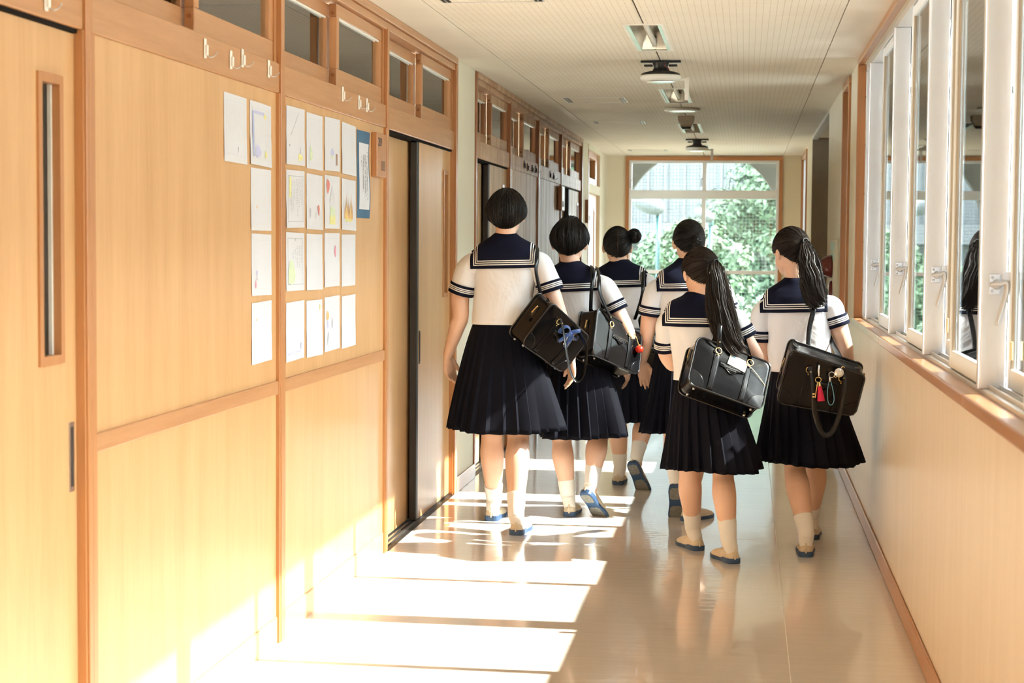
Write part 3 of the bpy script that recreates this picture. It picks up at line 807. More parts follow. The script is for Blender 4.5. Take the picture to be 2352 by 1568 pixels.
# pupils' sheets pinned to the panels
PX = XL-0.0147
PCOL = {}
def pc(name, col):
    if name not in PCOL: PCOL[name] = plain('crayon_'+name, col, 0.85, var=0.12, vscale=80)
    return PCOL[name]
pc('lilac', (0.46, 0.46, 0.66)); pc('blue', (0.36, 0.40, 0.62)); pc('yellow', (0.66, 0.62, 0.28)); pc('green', (0.50, 0.60, 0.33)); pc('red', (0.60, 0.22, 0.19))
pc('orange', (0.70, 0.40, 0.18)); pc('brown', (0.33, 0.21, 0.17)); pc('pink', (0.66, 0.28, 0.36)); pc('grey', (0.42, 0.42, 0.48)); pc('black', (0.12, 0.12, 0.14)); pc('palegreen', (0.55, 0.63, 0.44)); pc('mauve', (0.48, 0.34, 0.45))
def sheet(y0, y1, z0, z1, seed, label, cols=6, ink='ink', dens=0.75, txt=(0.14, 0.88, 0.2, 0.86), art=(), mat=None, group="pupils' poem sheets on the panels", name='poem_sheet', bulge=0.004):
    rnd = random.Random(seed)
    t = empty(name, (PX, (y0+y1)/2, z0), label, 'paper', group)
    w, h = y1-y0, z1-z0
    cu, cv, ph = rnd.uniform(0.3, 1)*bulge, rnd.uniform(0.2, 1)*bulge, rnd.uniform(0, 6)
    sk = rnd.uniform(-0.004, 0.004)
    def surf(u, v, off=0.0):
        x = PX + 0.0006 + cu*(0.5-0.5*math.cos(2*PI*u+ph*0.2))*0.6 + cv*max(0.0, 0.5-v)*1.2*(0.6+0.4*math.sin(ph+3*u)) + cu*0.8*abs(u-0.5)*(1 if v < .5 else .4)
        return (x+off, y0+u*w+sk*(v-0.5), z0+v*h+sk*(u-0.5))
    N = 8
    V = [surf(i/N, j/N) for j in range(N+1) for i in range(N+1)]
    Fc = [(j*(N+1)+i, j*(N+1)+i+1, (j+1)*(N+1)+i+1, (j+1)*(N+1)+i) for j in range(N) for i in range(N)]
    mesh_obj('page', V, Fc, mat or M['paper'], t, True)
    # printed frame line
    V, Fc = [], []
    def q(u0, u1, v0, v1, off=0.0007):
        b0 = len(V)
        V.extend([surf(u0, v0, off), surf(u1, v0, off), surf(u1, v1, off), surf(u0, v1, off)])
        Fc.append((b0, b0+1, b0+2, b0+3))
    if cols:
        k = 10
        for i in range(k):
            a, b_ = 0.09+0.82*i/k, 0.09+0.82*(i+1)/k
            q(a, b_, 0.898, 0.902); q(a, b_, 0.108, 0.112)
            q(0.088, 0.094, a, b_); q(0.906, 0.912, a, b_)
        # vertical lines of handwriting, read from the right
        u0, u1, v0, v1 = txt
        for c in range(cols):
            uc = u1-(c+0.5)*(u1-u0)/cols
            v = v1-rnd.uniform(0, 0.06)
            end = v0+rnd.uniform(0, 0.45)*(v1-v0)
            while v > end:
                if rnd.random() < dens:
                    for s in range(3):
                        du, dv = rnd.uniform(-0.012, 0.012), rnd.uniform(-0.008, 0.008)
                        if rnd.random() < .5: q(uc+du-0.012, uc+du+0.012, v+dv-0.0018, v+dv+0.0018)
                        else: q(uc+du-0.0022, uc+du+0.0022, v+dv-0.010, v+dv+0.010)
                v -= 0.034
        mesh_obj('handwriting', V, Fc, M[ink], t)
    for (cname, kind, u, v, a, b_) in art:
        V, Fc = [], []
        if kind == 'blob':
            n = 22
            V.append(surf(u, v, 0.0011))
            for i in range(n):
                th = 2*PI*i/n; rr = 1+0.12*math.sin(3*th+seed)+0.06*math.sin(7*th)
                V.append(surf(u+a*math.cos(th)*rr, v+b_*math.sin(th)*rr, 0.0011))
            Fc = [(0, 1+i, 1+(i+1) % n) for i in range(n)]
        elif kind == 'rect':
            V = [surf(u-a, v-b_, 0.0010), surf(u+a, v-b_, 0.0010), surf(u+a, v+b_, 0.0010), surf(u-a, v+b_, 0.0010)]; Fc = [(0, 1, 2, 3)]
        elif kind == 'flame':
            n = 9
            for i in range(n):
                x0_, x1_ = u-a+2*a*i/n, u-a+2*a*(i+1)/n
                hh = b_*(0.7+0.6*((i*7) % 5)/4)
                b0 = len(V)
                V += [surf(x0_, v-b_, 0.0012), surf(x1_, v-b_, 0.0012), surf((x0_+x1_)/2, v-b_+2*hh, 0.0012)]; Fc.append((b0, b0+1, b0+2))
        elif kind == 'line':
            d = Vector((a, b_)); p_ = Vector((-b_, a)).normalized()*0.006
            V = [surf(u-p_.x, v-p_.y, 0.0012), surf(u+p_.x, v+p_.y, 0.0012), surf(u+a+p_.x, v+b_+p_.y, 0.0012), surf(u+a-p_.x, v+b_-p_.y, 0.0012)]; Fc = [(0, 1, 2, 3)]
        elif kind == 'specks':
            for i in range(46):
                uu, vv = u+rnd.uniform(-a, a), v+rnd.uniform(-b_, b_); b0 = len(V); s = rnd.uniform(0.006, 0.014)
                V += [surf(uu, vv, 0.0010), surf(uu+s, vv+s*0.4, 0.0010), surf(uu+s*0.5, vv+s, 0.0010)]; Fc.append((b0, b0+1, b0+2))
        mesh_obj('drawing', V, Fc, pc(cname, (.5, .5, .5)), t)
    return t
# first panel
sheet(5.428, 5.682, 1.705, 1.925, 1, 'white sheet left of the blue-bordered one, topmost on the first panel', cols=8, art=(('grey', 'blob', 0.6, 0.2, 0.012, 0.05),))
sheet(5.722, 5.985, 1.708, 1.922, 2, 'white sheet with a lilac-blue border painted down its left side', cols=7, dens=0.9, ink='ink',
      art=(('blue', 'rect', 0.13, 0.49, 0.035, 0.36), ('lilac', 'rect', 0.40, 0.835, 0.24, 0.025), ('lilac', 'blob', 0.33, 0.22, 0.13, 0.10), ('yellow', 'blob', 0.68, 0.80, 0.06, 0.045), ('yellow', 'blob', 0.70, 0.19, 0.06, 0.06)))
sheet(5.732, 5.985, 1.486, 1.698, 3, 'white sheet below the blue-bordered one with a tiny orange mark', cols=6, dens=0.55, art=(('orange', 'blob', 0.27, 0.38, 0.02, 0.03),))
sheet(5.74, 5.988, 1.262, 1.474, 4, 'white sheet with a small purple and red flower at lower left', cols=5, dens=0.5,
      art=(('lilac', 'blob', 0.24, 0.36, 0.05, 0.05), ('yellow', 'blob', 0.245, 0.34, 0.02, 0.02), ('pink', 'blob', 0.18, 0.18, 0.035, 0.06), ('mauve', 'blob', 0.25, 0.27, 0.02, 0.03)))
sheet(5.74, 5.988, 1.030, 1.240, 5, 'lowest white sheet on the first panel with pale blue scribbles', cols=0, art=(('lilac', 'specks', 0.5, 0.28, 0.36, 0.18), ('grey', 'specks', 0.5, 0.72, 0.33, 0.14), ('orange', 'blob', 0.22, 0.72, 0.02, 0.02)))
# second panel: four columns, four rows
U = [(6.188, 6.452), (6.484, 6.736), (6.772, 7.030), (7.068, 7.326)]
Z = [(1.732, 1.944), (1.500, 1.712), (1.266, 1.482), (1.008, 1.226)]
S2 = {
 (0, 0): ('white sheet with a long grey diagonal stroke and a yellow corner', dict(cols=5, dens=0.3, art=(('grey', 'line', 0.2, 0.5, 0.48, 0.42), ('yellow', 'blob', 0.74, 0.14, 0.12, 0.06), ('black', 'line', 0.74, 0.2, 0.03, 0.11), ('black', 'blob', 0.15, 0.33, 0.015, 0.02)))),
 (0, 1): ('white sheet with a faint green patch at lower left, top row', dict(cols=8, dens=0.6, art=(('palegreen', 'blob', 0.26, 0.27, 0.08, 0.13),))),
 (0, 2): ('white sheet with a blue-grey flower and a brown block', dict(cols=6, dens=0.6, art=(('lilac', 'blob', 0.46, 0.35, 0.11, 0.07), ('palegreen', 'blob', 0.48, 0.26, 0.05, 0.04), ('brown', 'rect', 0.77, 0.22, 0.06, 0.11)))),
 (0, 3): ('nearly blank white sheet beside the blue mount, top row', dict(cols=7, dens=0.6)),
 (1, 0): ('white sheet filled with dense brown and purple handwriting', dict(cols=9, dens=0.95, ink='ink_dark', art=(('mauve', 'specks', 0.52, 0.55, 0.36, 0.34), ('yellow', 'rect', 0.20, 0.7, 0.05, 0.18)))),
 (1, 1): ('white sheet with black crayon marks and a red oval', dict(cols=4, dens=0.4, art=(('red', 'blob', 0.74, 0.36, 0.06, 0.10), ('grey', 'blob', 0.2, 0.30, 0.05, 0.09), ('mauve', 'specks', 0.45, 0.6, 0.2, 0.28), ('black', 'line', 0.54, 0.2, 0.02, 0.12)))),
 (1, 2): ('white sheet with a red balloon and a yellow-green bottle', dict(cols=3, dens=0.5, txt=(0.4, 0.7, 0.4, 0.8), art=(('red', 'blob', 0.20, 0.80, 0.10, 0.13), ('yellow', 'rect', 0.48, 0.17, 0.19, 0.09), ('palegreen', 'blob', 0.48, 0.32, 0.17, 0.10), ('grey', 'line', 0.3, 0.5, 0.14, 0.3), ('grey', 'line', 0.45, 0.8, 0.2, -0.35)))),
 (1, 3): ('white sheet with an orange bonfire drawing', dict(cols=4, dens=0.5, txt=(0.2, 0.8, 0.65, 0.9), art=(('orange', 'flame', 0.45, 0.42, 0.32, 0.20), ('yellow', 'flame', 0.45, 0.33, 0.26, 0.16), ('brown', 'specks', 0.42, 0.2, 0.26, 0.1), ('grey', 'rect', 0.3, 0.25, 0.05, 0.1)))),
 (2, 0): ('white sheet with a green hill drawing at lower left', dict(cols=5, dens=0.85, txt=(0.3, 0.88, 0.35, 0.78), ink='ink_dark', art=(('palegreen', 'blob', 0.28, 0.30, 0.19, 0.21), ('yellow', 'line', 0.24, 0.14, 0.04, 0.24), ('grey', 'blob', 0.48, 0.88, 0.04, 0.025)))),
 (2, 1): ('white sheet with only a few pale dots, third row', dict(cols=5, dens=0.3, art=(('mauve', 'specks', 0.7, 0.25, 0.1, 0.2),))),
 (2, 2): ('white sheet with a small pink-red burst near the top right', dict(cols=4, dens=0.25, art=(('pink', 'blob', 0.68, 0.66, 0.06, 0.11), ('mauve', 'specks', 0.62, 0.72, 0.2, 0.16)))),
 (2, 3): ('nearly blank white sheet at the right end, third row', dict(cols=5, dens=0.25)),
 (3, 0): ('white sheet with a grid of writing and a blue line along its foot', dict(cols=9, dens=0.75, art=(('lilac', 'rect', 0.46, 0.125, 0.36, 0.022), ('lilac', 'blob', 0.82, 0.22, 0.04, 0.06)))),
 (3, 1): ('almost blank white sheet with a yellow corner mark, bottom row', dict(cols=3, dens=0.12, art=(('yellow', 'blob', 0.84, 0.87, 0.04, 0.05),))),
 (3, 2): ('white sheet with orange and black strokes down its left edge', dict(cols=4, dens=0.4, art=(('orange', 'blob', 0.18, 0.66, 0.09, 0.08), ('lilac', 'blob', 0.2, 0.5, 0.06, 0.08), ('black', 'line', 0.14, 0.12, 0.06, 0.24), ('black', 'line', 0.24, 0.12, -0.03, 0.22), ('grey', 'blob', 0.5, 0.5, 0.05, 0.1)))),
 (3, 3): ('nearly blank white sheet at the right end, bottom row', dict(cols=4, dens=0.2)),
}
for (r_, c_), (lb, kw) in S2.items():
    dz = {0: 0, 1: -0.004, 2: 0.002, 3: -0.002}[c_]
    sheet(U[c_][0], U[c_][1], Z[r_][0]+dz, Z[r_][1]+dz, 20+r_*4+c_, lb, **kw)
# blue mount with a strip of calligraphy
bl = empty('poem_mount', (PX, 7.47, 1.55), 'tall blue mount carrying a white strip of handwriting', 'paper')
M['bluecard'] = plain('blue_card', (0.045, 0.115, 0.20), 0.75)
Nb = 14
V = []; Fc = []
for j in range(Nb+1):
    for i in range(3):
        v = j/Nb; V.append((PX+0.001+0.006*(i/2)*(0.5+0.5*math.sin(2.2*PI*v)), 7.352+0.242*(i/2)+0.004*math.sin(5*v), 1.553+0.378*v))
for j in range(Nb):
    for i in range(2): Fc.append((j*3+i, j*3+i+1, (j+1)*3+i+1, (j+1)*3+i))
mesh_obj('mount_card', V, Fc, M['bluecard'], bl, True)
V = []; Fc = []
for j in range(Nb+1):
    for i in range(3):
        v = j/Nb; u = 0.16+0.76*(i/2); V.append((PX+0.0022+0.006*u*(0.5+0.5*math.sin(2.2*PI*(0.10+0.76*v))), 7.352+0.242*u+0.004*math.sin(5*v), 1.553+0.378*(0.10+0.76*v)))
for j in range(Nb):
    for i in range(2): Fc.append((j*3+i, j*3+i+1, (j+1)*3+i+1, (j+1)*3+i))
strip = mesh_obj('paper_strip', V, Fc, M['paper'], bl, True)
V = []; Fc = []
rr = random.Random(5)
for c_ in range(4):
    v = 0.76 - 0.02*c_
    while v > 0.2 + (0.05*c_ if c_ < 3 else 0.4):
        if rr.random() < 0.85:
            u = 0.76-0.15*c_+rr.uniform(-0.015, 0.015)
            x = PX+0.0045+0.006*u*(0.5+0.5*math.sin(2.2*PI*v))
            b0 = len(V); y = 7.352+0.242*u; z = 1.553+0.378*v; s = rr.uniform(0.003, 0.006)
            V += [(x, y-s, z-0.0025), (x, y+s, z-0.0015), (x, y+s*0.8, z+0.0025), (x, y-s*0.6, z+0.0015)]; Fc.append((b0, b0+1, b0+2, b0+3))
        v -= 0.016
mesh_obj('brush_writing', V, Fc, M['ink_dark'], strip)
# wooden room number plates
def text_obj(name, txt, size, loc, rot, mat, parent, ext=0.0005):
    cu = bpy.data.curves.new(name, 'FONT'); cu.body = txt; cu.size = size; cu.extrude = ext; cu.align_x = 'CENTER'; cu.align_y = 'CENTER'
    o = bpy.data.objects.new(name, cu); COL.objects.link(o)
    dg = bpy.context.evaluated_depsgraph_get(); dg.update()
    me = bpy.data.meshes.new_from_object(o.evaluated_get(dg)); bpy.data.objects.remove(o)
    me.transform(Matrix.Translation(loc) @ rot); me.materials.clear(); me.materials.append(mat)
    return link(bpy.data.objects.new(name, me), parent)
ROT_L = Matrix(((0, 0, 1, 0), (1, 0, 0, 0), (0, 1, 0, 0), (0, 0, 0, 1)))     # text facing +x, reading along +y
rp = empty('room_plate', (XL, 7.73, 1.74), 'wooden room number plate reading 209 beside the sliding door', 'sign')
box('plate_board', XL-0.0148, XL+0.012, 7.648, 7.842, 1.742, 1.938, M['frame'], rp, 0.003)
text_obj('plate_number', '209', 0.055, (XL+0.0126, 7.705, 1.895), ROT_L, M['ink_dark'], rp)
box('plate_sticker', XL+0.0121, XL+0.0128, 7.735, 7.815, 1.770, 1.815, plain('brown_sticker', (0.22, 0.12, 0.07), 0.7, var=0.5, vscale=160), rp)
def far_plate(y0, y1, z0, z1, label):
    t = empty('room_plate', (XL, (y0+y1)/2, z0), label, 'sign')
    box('plate_board', XL-0.002, XL+0.03, y0, y1, z0, z1, M['frame_old'], t, 0.002)
    box('plate_face', XL+0.0301, XL+0.033, y0+0.004, y1-0.004, z0+0.004, z1-0.004, M['plastic_w'], t)
    box('plate_mark', XL+0.0331, XL+0.0336, y0+0.04, y1-0.06, z0+0.03, z0+0.08, M['ink'], t)
far_plate(15.33, 15.56, 1.74, 2.0-0.045, 'pale room plate on the weathered panel before its far door')
far_plate(17.95, 18.20, 1.66, 1.90, 'pale room plate on the plaster pier before the last door')

# fire alarm box on the right wall
fa = empty('fire_alarm', (XR, 12.6, 1.0), 'red domed fire alarm lamp and call point on a pale wall panel', 'fire alarm')
box('panel_plate', XR-0.016, XR-0.0005, 11.95, 12.95, 0.72, 1.49, M['cream'], fa, 0.003)
box('mint_strip', XR-0.0185, XR-0.0165, 12.30, 12.82, 1.41, 1.475, M['mint'], fa)
box('mint_strip', XR-0.0185, XR-0.0165, 12.30, 12.82, 1.34, 1.395, M['mint'], fa)
V, Fc = tube([(XR-0.0165, 12.56, 1.30), (XR-0.05, 12.56, 1.30), (XR-0.085, 12.56, 1.30), (XR-0.108, 12.56, 1.30), (XR-0.114, 12.56, 1.30)], [0.082, 0.076, 0.055, 0.028, 0.008], 24, 3)
mesh_obj('alarm_lamp', V, Fc, M['red'], fa, True)
V, Fc = tube([(XR-0.0165, 12.56, 1.10), (XR-0.034, 12.56, 1.10), (XR-0.042, 12.56, 1.10)], [(0.10, 0.09), (0.095, 0.085), (0.07, 0.065)], 24, 2)
mesh_obj('call_point', V, Fc, M['red'], fa, True, 50)
box('mint_strip', XR-0.0185, XR-0.0165, 12.30, 12.82, 0.90, 0.965, M['mint'], fa)

# curtain and bag inside the first classroom, glimpsed through the door slit
M['curtain'] = plain('grey_curtain', (0.075, 0.075, 0.08), 0.85)
V, Fc = [], []
for i in range(60):
    y = 3.2+2.0*i/59; x = -2.15+0.035*math.sin(i*0.9)
    V += [(x, y, 0.3), (x, y, 2.3)]
for i in range(59): Fc.append((2*i, 2*i+2, 2*i+3, 2*i+1))
cu_ = mesh_obj('curtain', V, Fc, M['curtain'], None, True)
tag(cu_, 'dark grey curtain glimpsed through the near door slit', 'curtain')
sb_ = empty('plastic_bag', (-1.95, 4.3, 0.9), 'crumpled silvery bag glimpsed through the near door slit', 'bag')
V, Fc = ellip((-1.98, 4.32, 1.10), (0.06, 0.10, 0.19), [], [], None, 26, 20)
V = [v+Vector((0.5, 1, 0.3)).normalized()*0.02*noise.noise(v*14) + Vector((1, 0, 0))*0.012*noise.noise(v*40) for v in V]
mesh_obj('bag_film', V, Fc, plain('crinkled_silver_film', (0.7, 0.7, 0.7), 0.2, metal=0.8), sb_, False)
tube_obj('bag_tie', [(-1.93, 4.24, 1.27), (-1.95, 4.32, 1.30), (-1.97, 4.40, 1.27)], 0.012, M['black'], sb_, 8, 3)
box('bag_shelf', -2.08, -1.86, 4.10, 4.60, 0.85, 0.909, M['panel_old'], sb_)
# ================================================================== outside the end window
M['concrete'] = plain('weathered_concrete', (0.085, 0.078, 0.058), 0.85, var=0.12, vscale=3)
M['whitewall'] = plain('pale_metal_siding', (0.060, 0.066, 0.072), 0.6, var=0.04)
M['teal'] = plain('teal_painted_steel', (0.006, 0.042, 0.046), 0.4)
M['leaf'] = plain('green_leaf', (0.032, 0.068, 0.029), 0.6, var=0.35, vscale=3.0)
M['leaf2'] = plain('light_green_leaf', (0.048, 0.094, 0.040), 0.6, var=0.35, vscale=3.0)
M['bark'] = plain('grey_bark', (0.16, 0.12, 0.09), 0.9, bmp=0.5)
M['net'] = plain('green_net_cord', (0.10, 0.17, 0.14), 0.7)
M['ground'] = plain('pale_court_ground', (0.16, 0.18, 0.13), 0.9, vscale=0.6)
arch = empty('wall_arch', kind='structure')
AY0, AY1 = 22.0, 22.22
axc, azc, ar = -0.555, 1.66, 0.985
N = 40
pts_out = []
V, Fc = [], []
arcp = [(axc-ar*math.cos(PI*i/N), azc+ar*math.sin(PI*i/N)) for i in range(N+1)]
prof = [(axc-ar, -0.3)] + arcp + [(axc+ar, -0.3)]
outer = [(-4.0, -0.3)] + [(-4.0+7.5*i/N, 3.4) for i in range(N+1)] + [(3.5, -0.3)]
for yv in (AY0, AY1):
    for p in prof: V.append((p[0], yv, p[1]))
    for p in outer: V.append((p[0], yv, p[1]))
n = len(prof)
for i in range(n-1):
    Fc.append((i, i+1, n+i+1, n+i)); Fc.append((2*n+i+1, 2*n+i, 3*n+i, 3*n+i+1))
    Fc.append((i+1, i, 2*n+i, 2*n+i+1))
mesh_obj('arch_plaster', V, Fc, M['concrete'], arch)
box('floor_balcony', -4.0, 3.5, YE+0.15, AY0-0.001, -0.32, -0.06, M['concrete'], None)['kind'] = 'structure'
box('ceiling_balcony', -4.0, 3.5, YE+0.15, AY0-0.001, 3.0, 3.2, M['concrete'], None)['kind'] = 'structure'
# protective net across the arch
V, Fc = [], []
def cord(p, q, r=0.0021):
    p, q = Vector(p), Vector(q); b0 = len(V)
    ax = Vector((0, 1, 0)); s = (q-p).normalized().cross(ax)*r
    for e in (p, q): V.extend([e+s, e+ax*r, e-s, e-ax*r])
    for k in range(4): Fc.append((b0+k, b0+(k+1) % 4, b0+4+(k+1) % 4, b0+4+k))
ny = AY1+0.015
x = axc-ar-0.1
while x < axc+ar+0.1:
    cord((x, ny, -0.25), (x, ny, 2.85)); x += 0.042
z = -0.25
while z < 2.85:
    cord((axc-ar-0.1, ny, z), (axc+ar+0.1, ny, z)); z += 0.042
nt_ = mesh_obj('ball_net', V, Fc, M['net'], None)
tag(nt_, 'fine green safety net stretched across the arch outside', 'net')
for xx, lb in ((axc-ar+0.04, 'thin dark pipe standing at the left side of the arch'), (axc+ar-0.05, 'thin dark pipe standing at the right side of the arch')):
    t = empty('drain_pipe', (xx, 21.6, -0.06), lb, 'pipe')
    tube_obj('pipe', [(xx, 21.6, -0.06), (xx, 21.6, 1.2), (xx, 21.6, 2.99)], 0.022, M['bark'], t, 10, 2)
    for zz in (0.9, 1.75): 
        V, Fc = tube([(xx, 21.6, zz), (xx, 21.6, zz+0.05)], [0.03, 0.03], 10, 1); mesh_obj('pipe_joint', V, Fc, M['concrete'], t)
GZ = -4.0
gr = box('ground', -60, 60, 22.3, 140, GZ-0.3, GZ, M['ground'], None); gr['kind'] = 'structure'
gr2 = box('ground_side', 1.3, 60, -40, 22.29, GZ-0.3, GZ, plain('bright_paving', (0.30, 0.29, 0.26), 0.9, vscale=0.5), None); gr2['kind'] = 'structure'
gr3 = box('ground_yard', -60, CX0-0.5, -40, 22.29, GZ-0.3, GZ, plain('pale_yard_sand', (0.62, 0.58, 0.50), 0.9, vscale=0.5), None); gr3['kind'] = 'structure'
# lamp poles on the court
def lamp_pole(x, y, ztop, head, label):
    t = empty('lamp_pole', (x, y, GZ), label, 'pole')
    tube_obj('pole', [(x, y, GZ), (x, y, 0), (x, y, ztop)], [0.045, 0.042, 0.040], M['teal'], t, 14, 2)
    V, Fc = tube([(x, y, ztop), (x, y, ztop+0.06)], [0.06, 0.06], 14, 1); mesh_obj('pole_cap', V, Fc, M['teal'], t, True, 40)
    V, Fc = ellip((x-head*0.55, y-0.1, ztop+0.18), (head, 0.30, head*0.55), [], [], Matrix.Rotation(math.radians(25), 3, 'Y'), 24, 16)
    mesh_obj('lamp_head', V, Fc, M['whitewall'], t, True)
    tube_obj('lamp_arm', [(x, y, ztop+0.05), (x-0.05, y, ztop+0.12), (x-head*0.4, y, ztop+0.16)], 0.03, M['teal'], t, 8, 3)
lamp_pole(-1.60, 32.0, 2.02, 0.34, 'teal lamp pole with a big white lamp behind the left window half')
lamp_pole(-0.645, 32.0, 1.80, 0.20, 'teal lamp pole with a small white lamp behind the window mullion')
# pale hall behind, with vertical siding
hall = empty('gym_hall', (-4.0, 60.0, GZ), 'pale grey hall with vertical siding seen through the end window', 'building')
box('hall_wall', -30, 3.0, 60.0, 61.0, GZ, 14.0, M['whitewall'], hall)
x = -9.0
while x < 3.0:
    box('siding_rib', x, x+0.12, 59.9, 59.99, 2.2, 14.0, M['whitewall'], hall); x += 0.62
box('hall_eave', -30, 3.1, 58.9, 59.99, 1.5, 2.15, M['whitewall'], hall)
box('hall_window', -5.6, -4.9, 59.95, 59.995, 2.6, 5.5, plain('hall_window_glass', (0.35, 0.45, 0.5), 0.2), hall)
# side building opposite the corridor windows
sb2 = empty('opposite_building', (24, 8, GZ), 'pale building wing opposite the corridor windows', 'building')
box('wing_wall', 24.0, 25.0, -45, 75, GZ, 11.0, plain('cream_render', (0.30, 0.285, 0.255), 0.8), sb2)
for k_ in range(12):
    for z0_ in (0.4, 4.2, 7.8): box('wing_window', 23.95, 23.995, -24+5*k_, -21.5+5*k_, z0_, z0_+1.8, plain('wing_glass', (0.30, 0.36, 0.38), 0.15), sb2)

# trees: trunk plus a crown of individual leaves
def crown(cx, cy, cz, rx, ry, rz, nleaf, size, mat, parent, seed):
    rg = np.random.RandomState(seed)
    nc = 70
    cd = rg.normal(size=(nc, 3)); cd /= np.linalg.norm(cd, axis=1)[:, None]
    cl = cd*np.array([rx, ry, rz])*(rg.uniform(0.35, 1.0, (nc, 1))**0.6) + np.array([cx, cy, cz])
    cr = rg.uniform(0.22, 0.42, nc)*min(rx, rz)
    idx = rg.randint(0, nc, nleaf)
    d = rg.normal(size=(nleaf, 3)); d /= np.linalg.norm(d, axis=1)[:, None]
    P = cl[idx] + d*cr[idx][:, None]*(rg.uniform(0.3, 1, (nleaf, 1))**0.5)
    nrm = d + rg.normal(size=(nleaf, 3))*0.5 + np.array([0, 0, 0.6]); nrm /= np.linalg.norm(nrm, axis=1)[:, None]
    tng = np.cross(nrm, rg.normal(size=(nleaf, 3))); tng /= np.linalg.norm(tng, axis=1)[:, None]
    bt = np.cross(nrm, tng)
    s = size*rg.uniform(0.7, 1.3, (nleaf, 1))
    V = np.stack([P-tng*s, P+bt*s*0.5+nrm*s*0.12, P+tng*s, P-bt*s*0.5+nrm*s*0.12], 1).reshape(-1, 3)
    F = np.arange(nleaf*4).reshape(-1, 4)
    me = bpy.data.meshes.new('crown_leaves')
    me.vertices.add(len(V)); me.vertices.foreach_set('co', V.ravel())
    me.loops.add(nleaf*4); me.loops.foreach_set('vertex_index', F.ravel())
    me.polygons.add(nleaf); me.polygons.foreach_set('loop_start', np.arange(0, nleaf*4, 4))
    me.update(calc_edges=True); me.materials.append(mat)
    o = bpy.data.objects.new('crown_leaves', me); link(o, parent); o['kind'] = 'stuff'
def tree(x, y, h, r, label, mat, seed, nleaf=9000, cz=None, rz=None):
    t = empty('leafy_tree', (x, y, GZ), label, 'tree', 'trees outside the end window')
    zc = cz if cz is not None else GZ+h*0.62
    rz = rz or r
    tube_obj('trunk', [(x, y, GZ), (x+0.1, y, GZ+h*0.25), (x, y+0.1, zc)], [0.2, 0.15, 0.08], M['bark'], t, 10, 4)
    for k in range(5):
        a = k*2.5+seed
        tube_obj('branch', [(x, y, GZ+h*0.3+0.2*k), (x+math.cos(a)*r*0.4, y+math.sin(a)*r*0.4, zc-0.2+0.1*k), (x+math.cos(a)*r*0.75, y+math.sin(a)*r*0.75, zc+rz*0.35)], [0.07, 0.045, 0.02], M['bark'], t, 8, 3)
    crown(x, y, zc, r, r, rz, nleaf, 0.085, mat, t, seed)
tree(-1.05, 38.6, 6, 1.2, 'leafy tree behind the left window half, rising to mid window', M['leaf2'], 3, 22400, cz=0.75, rz=1.15)
tree(1.0, 46.5, 8, 2.0, 'tall leafy tree filling the right window half', M['leaf'], 5, 33600, cz=1.75, rz=2.4)
tree(2.75, 41.6, 7, 1.45, 'dense leafy tree at the right edge of the end window', M['leaf'], 8, 25200, cz=0.4, rz=1.95)
tree(-3.1, 41.5, 5, 1.35, 'low leafy tree at the left edge of the end window', M['leaf2'], 11, 19600, cz=-0.1, rz=1.1)
tree(0.25, 35.6, 4.5, 1.2, 'low bushy tree below the middle bar of the end window', M['leaf'], 14, 19600, cz=-1.0, rz=1.3)
tree(-2.55, 34.9, 4.5, 1.05, 'low bushy tree at the foot of the left lamp pole', M['leaf'], 17, 16800, cz=-1.2, rz=1.2)
tree(1.9, 38.6, 4.5, 1.2, 'dark bushy tree low in the right window half', M['leaf'], 19, 19600, cz=-1.0, rz=1.5)
# ================================================================== people
def skin_mat():
    m, nt, b = mat_new('skin')
    v = coords(nt, (1, 1, 1), rnd=False)
    f = noise_tex(nt, v, 9, 4)
    nt.links.new(ramp(nt, f, [(0.3, (0.74, 0.46, 0.33)), (0.7, (0.80, 0.53, 0.39))]), b.inputs['Base Color'])
    setp(b, Roughness=0.45, Subsurface_Weight=0.0)
    b.inputs['Subsurface Radius'].default_value = (1.0, 0.35, 0.2)
    return m
def cloth_mat(name, c0, c1, scale=(220, 220, 220), rough=0.8, sheen=0.2, wr=0.0, trans=0.0, spec=0.25):
    m, nt, b = mat_new(name)
    v = coords(nt, (1, 1, 1)); f = noise_tex(nt, v, 700, 2)
    nt.links.new(ramp(nt, f, [(0.3, c0), (0.7, c1)]), b.inputs['Base Color'])
    setp(b, Roughness=rough, Sheen_Weight=sheen, Specular_IOR_Level=spec)
    if trans: setp(b, Transmission_Weight=0.0, Subsurface_Weight=trans, Subsurface_Scale=0.02)
    if wr:
        v2 = coords(nt, (1, 1, 0.55)); f2 = noise_tex(nt, v2, 9, 3, 0.55, 0.8)
        bump(nt, b, f2, wr, 0.02)
    return m
def hair_mat(name, c0, c1):
    m, nt, b = mat_new(name)
    v = coords(nt, (240, 240, 12)); f = noise_tex(nt, v, 1, 3)
    nt.links.new(ramp(nt, f, [(0.3, c0), (0.7, c1)]), b.inputs['Base Color'])
    setp(b, Roughness=0.44, Specular_IOR_Level=0.24)
    return m
M['skin'] = skin_mat()
M['blouse'] = cloth_mat('white_cotton_blouse', (0.76, 0.765, 0.80), (0.81, 0.815, 0.85), wr=0.55, rough=0.75, sheen=0.1)
M['navy'] = cloth_mat('navy_collar_cloth', (0.0045, 0.0055, 0.017), (0.007, 0.009, 0.024), rough=0.8, sheen=0.0, spec=0.12)
M['skirt'] = cloth_mat('dark_navy_wool_skirt', (0.0028, 0.003, 0.007), (0.0045, 0.005, 0.011), rough=0.75, sheen=0.0, spec=0.12)
M['stripe'] = cloth_mat('white_tape', (0.80, 0.79, 0.77), (0.85, 0.84, 0.82), rough=0.7)
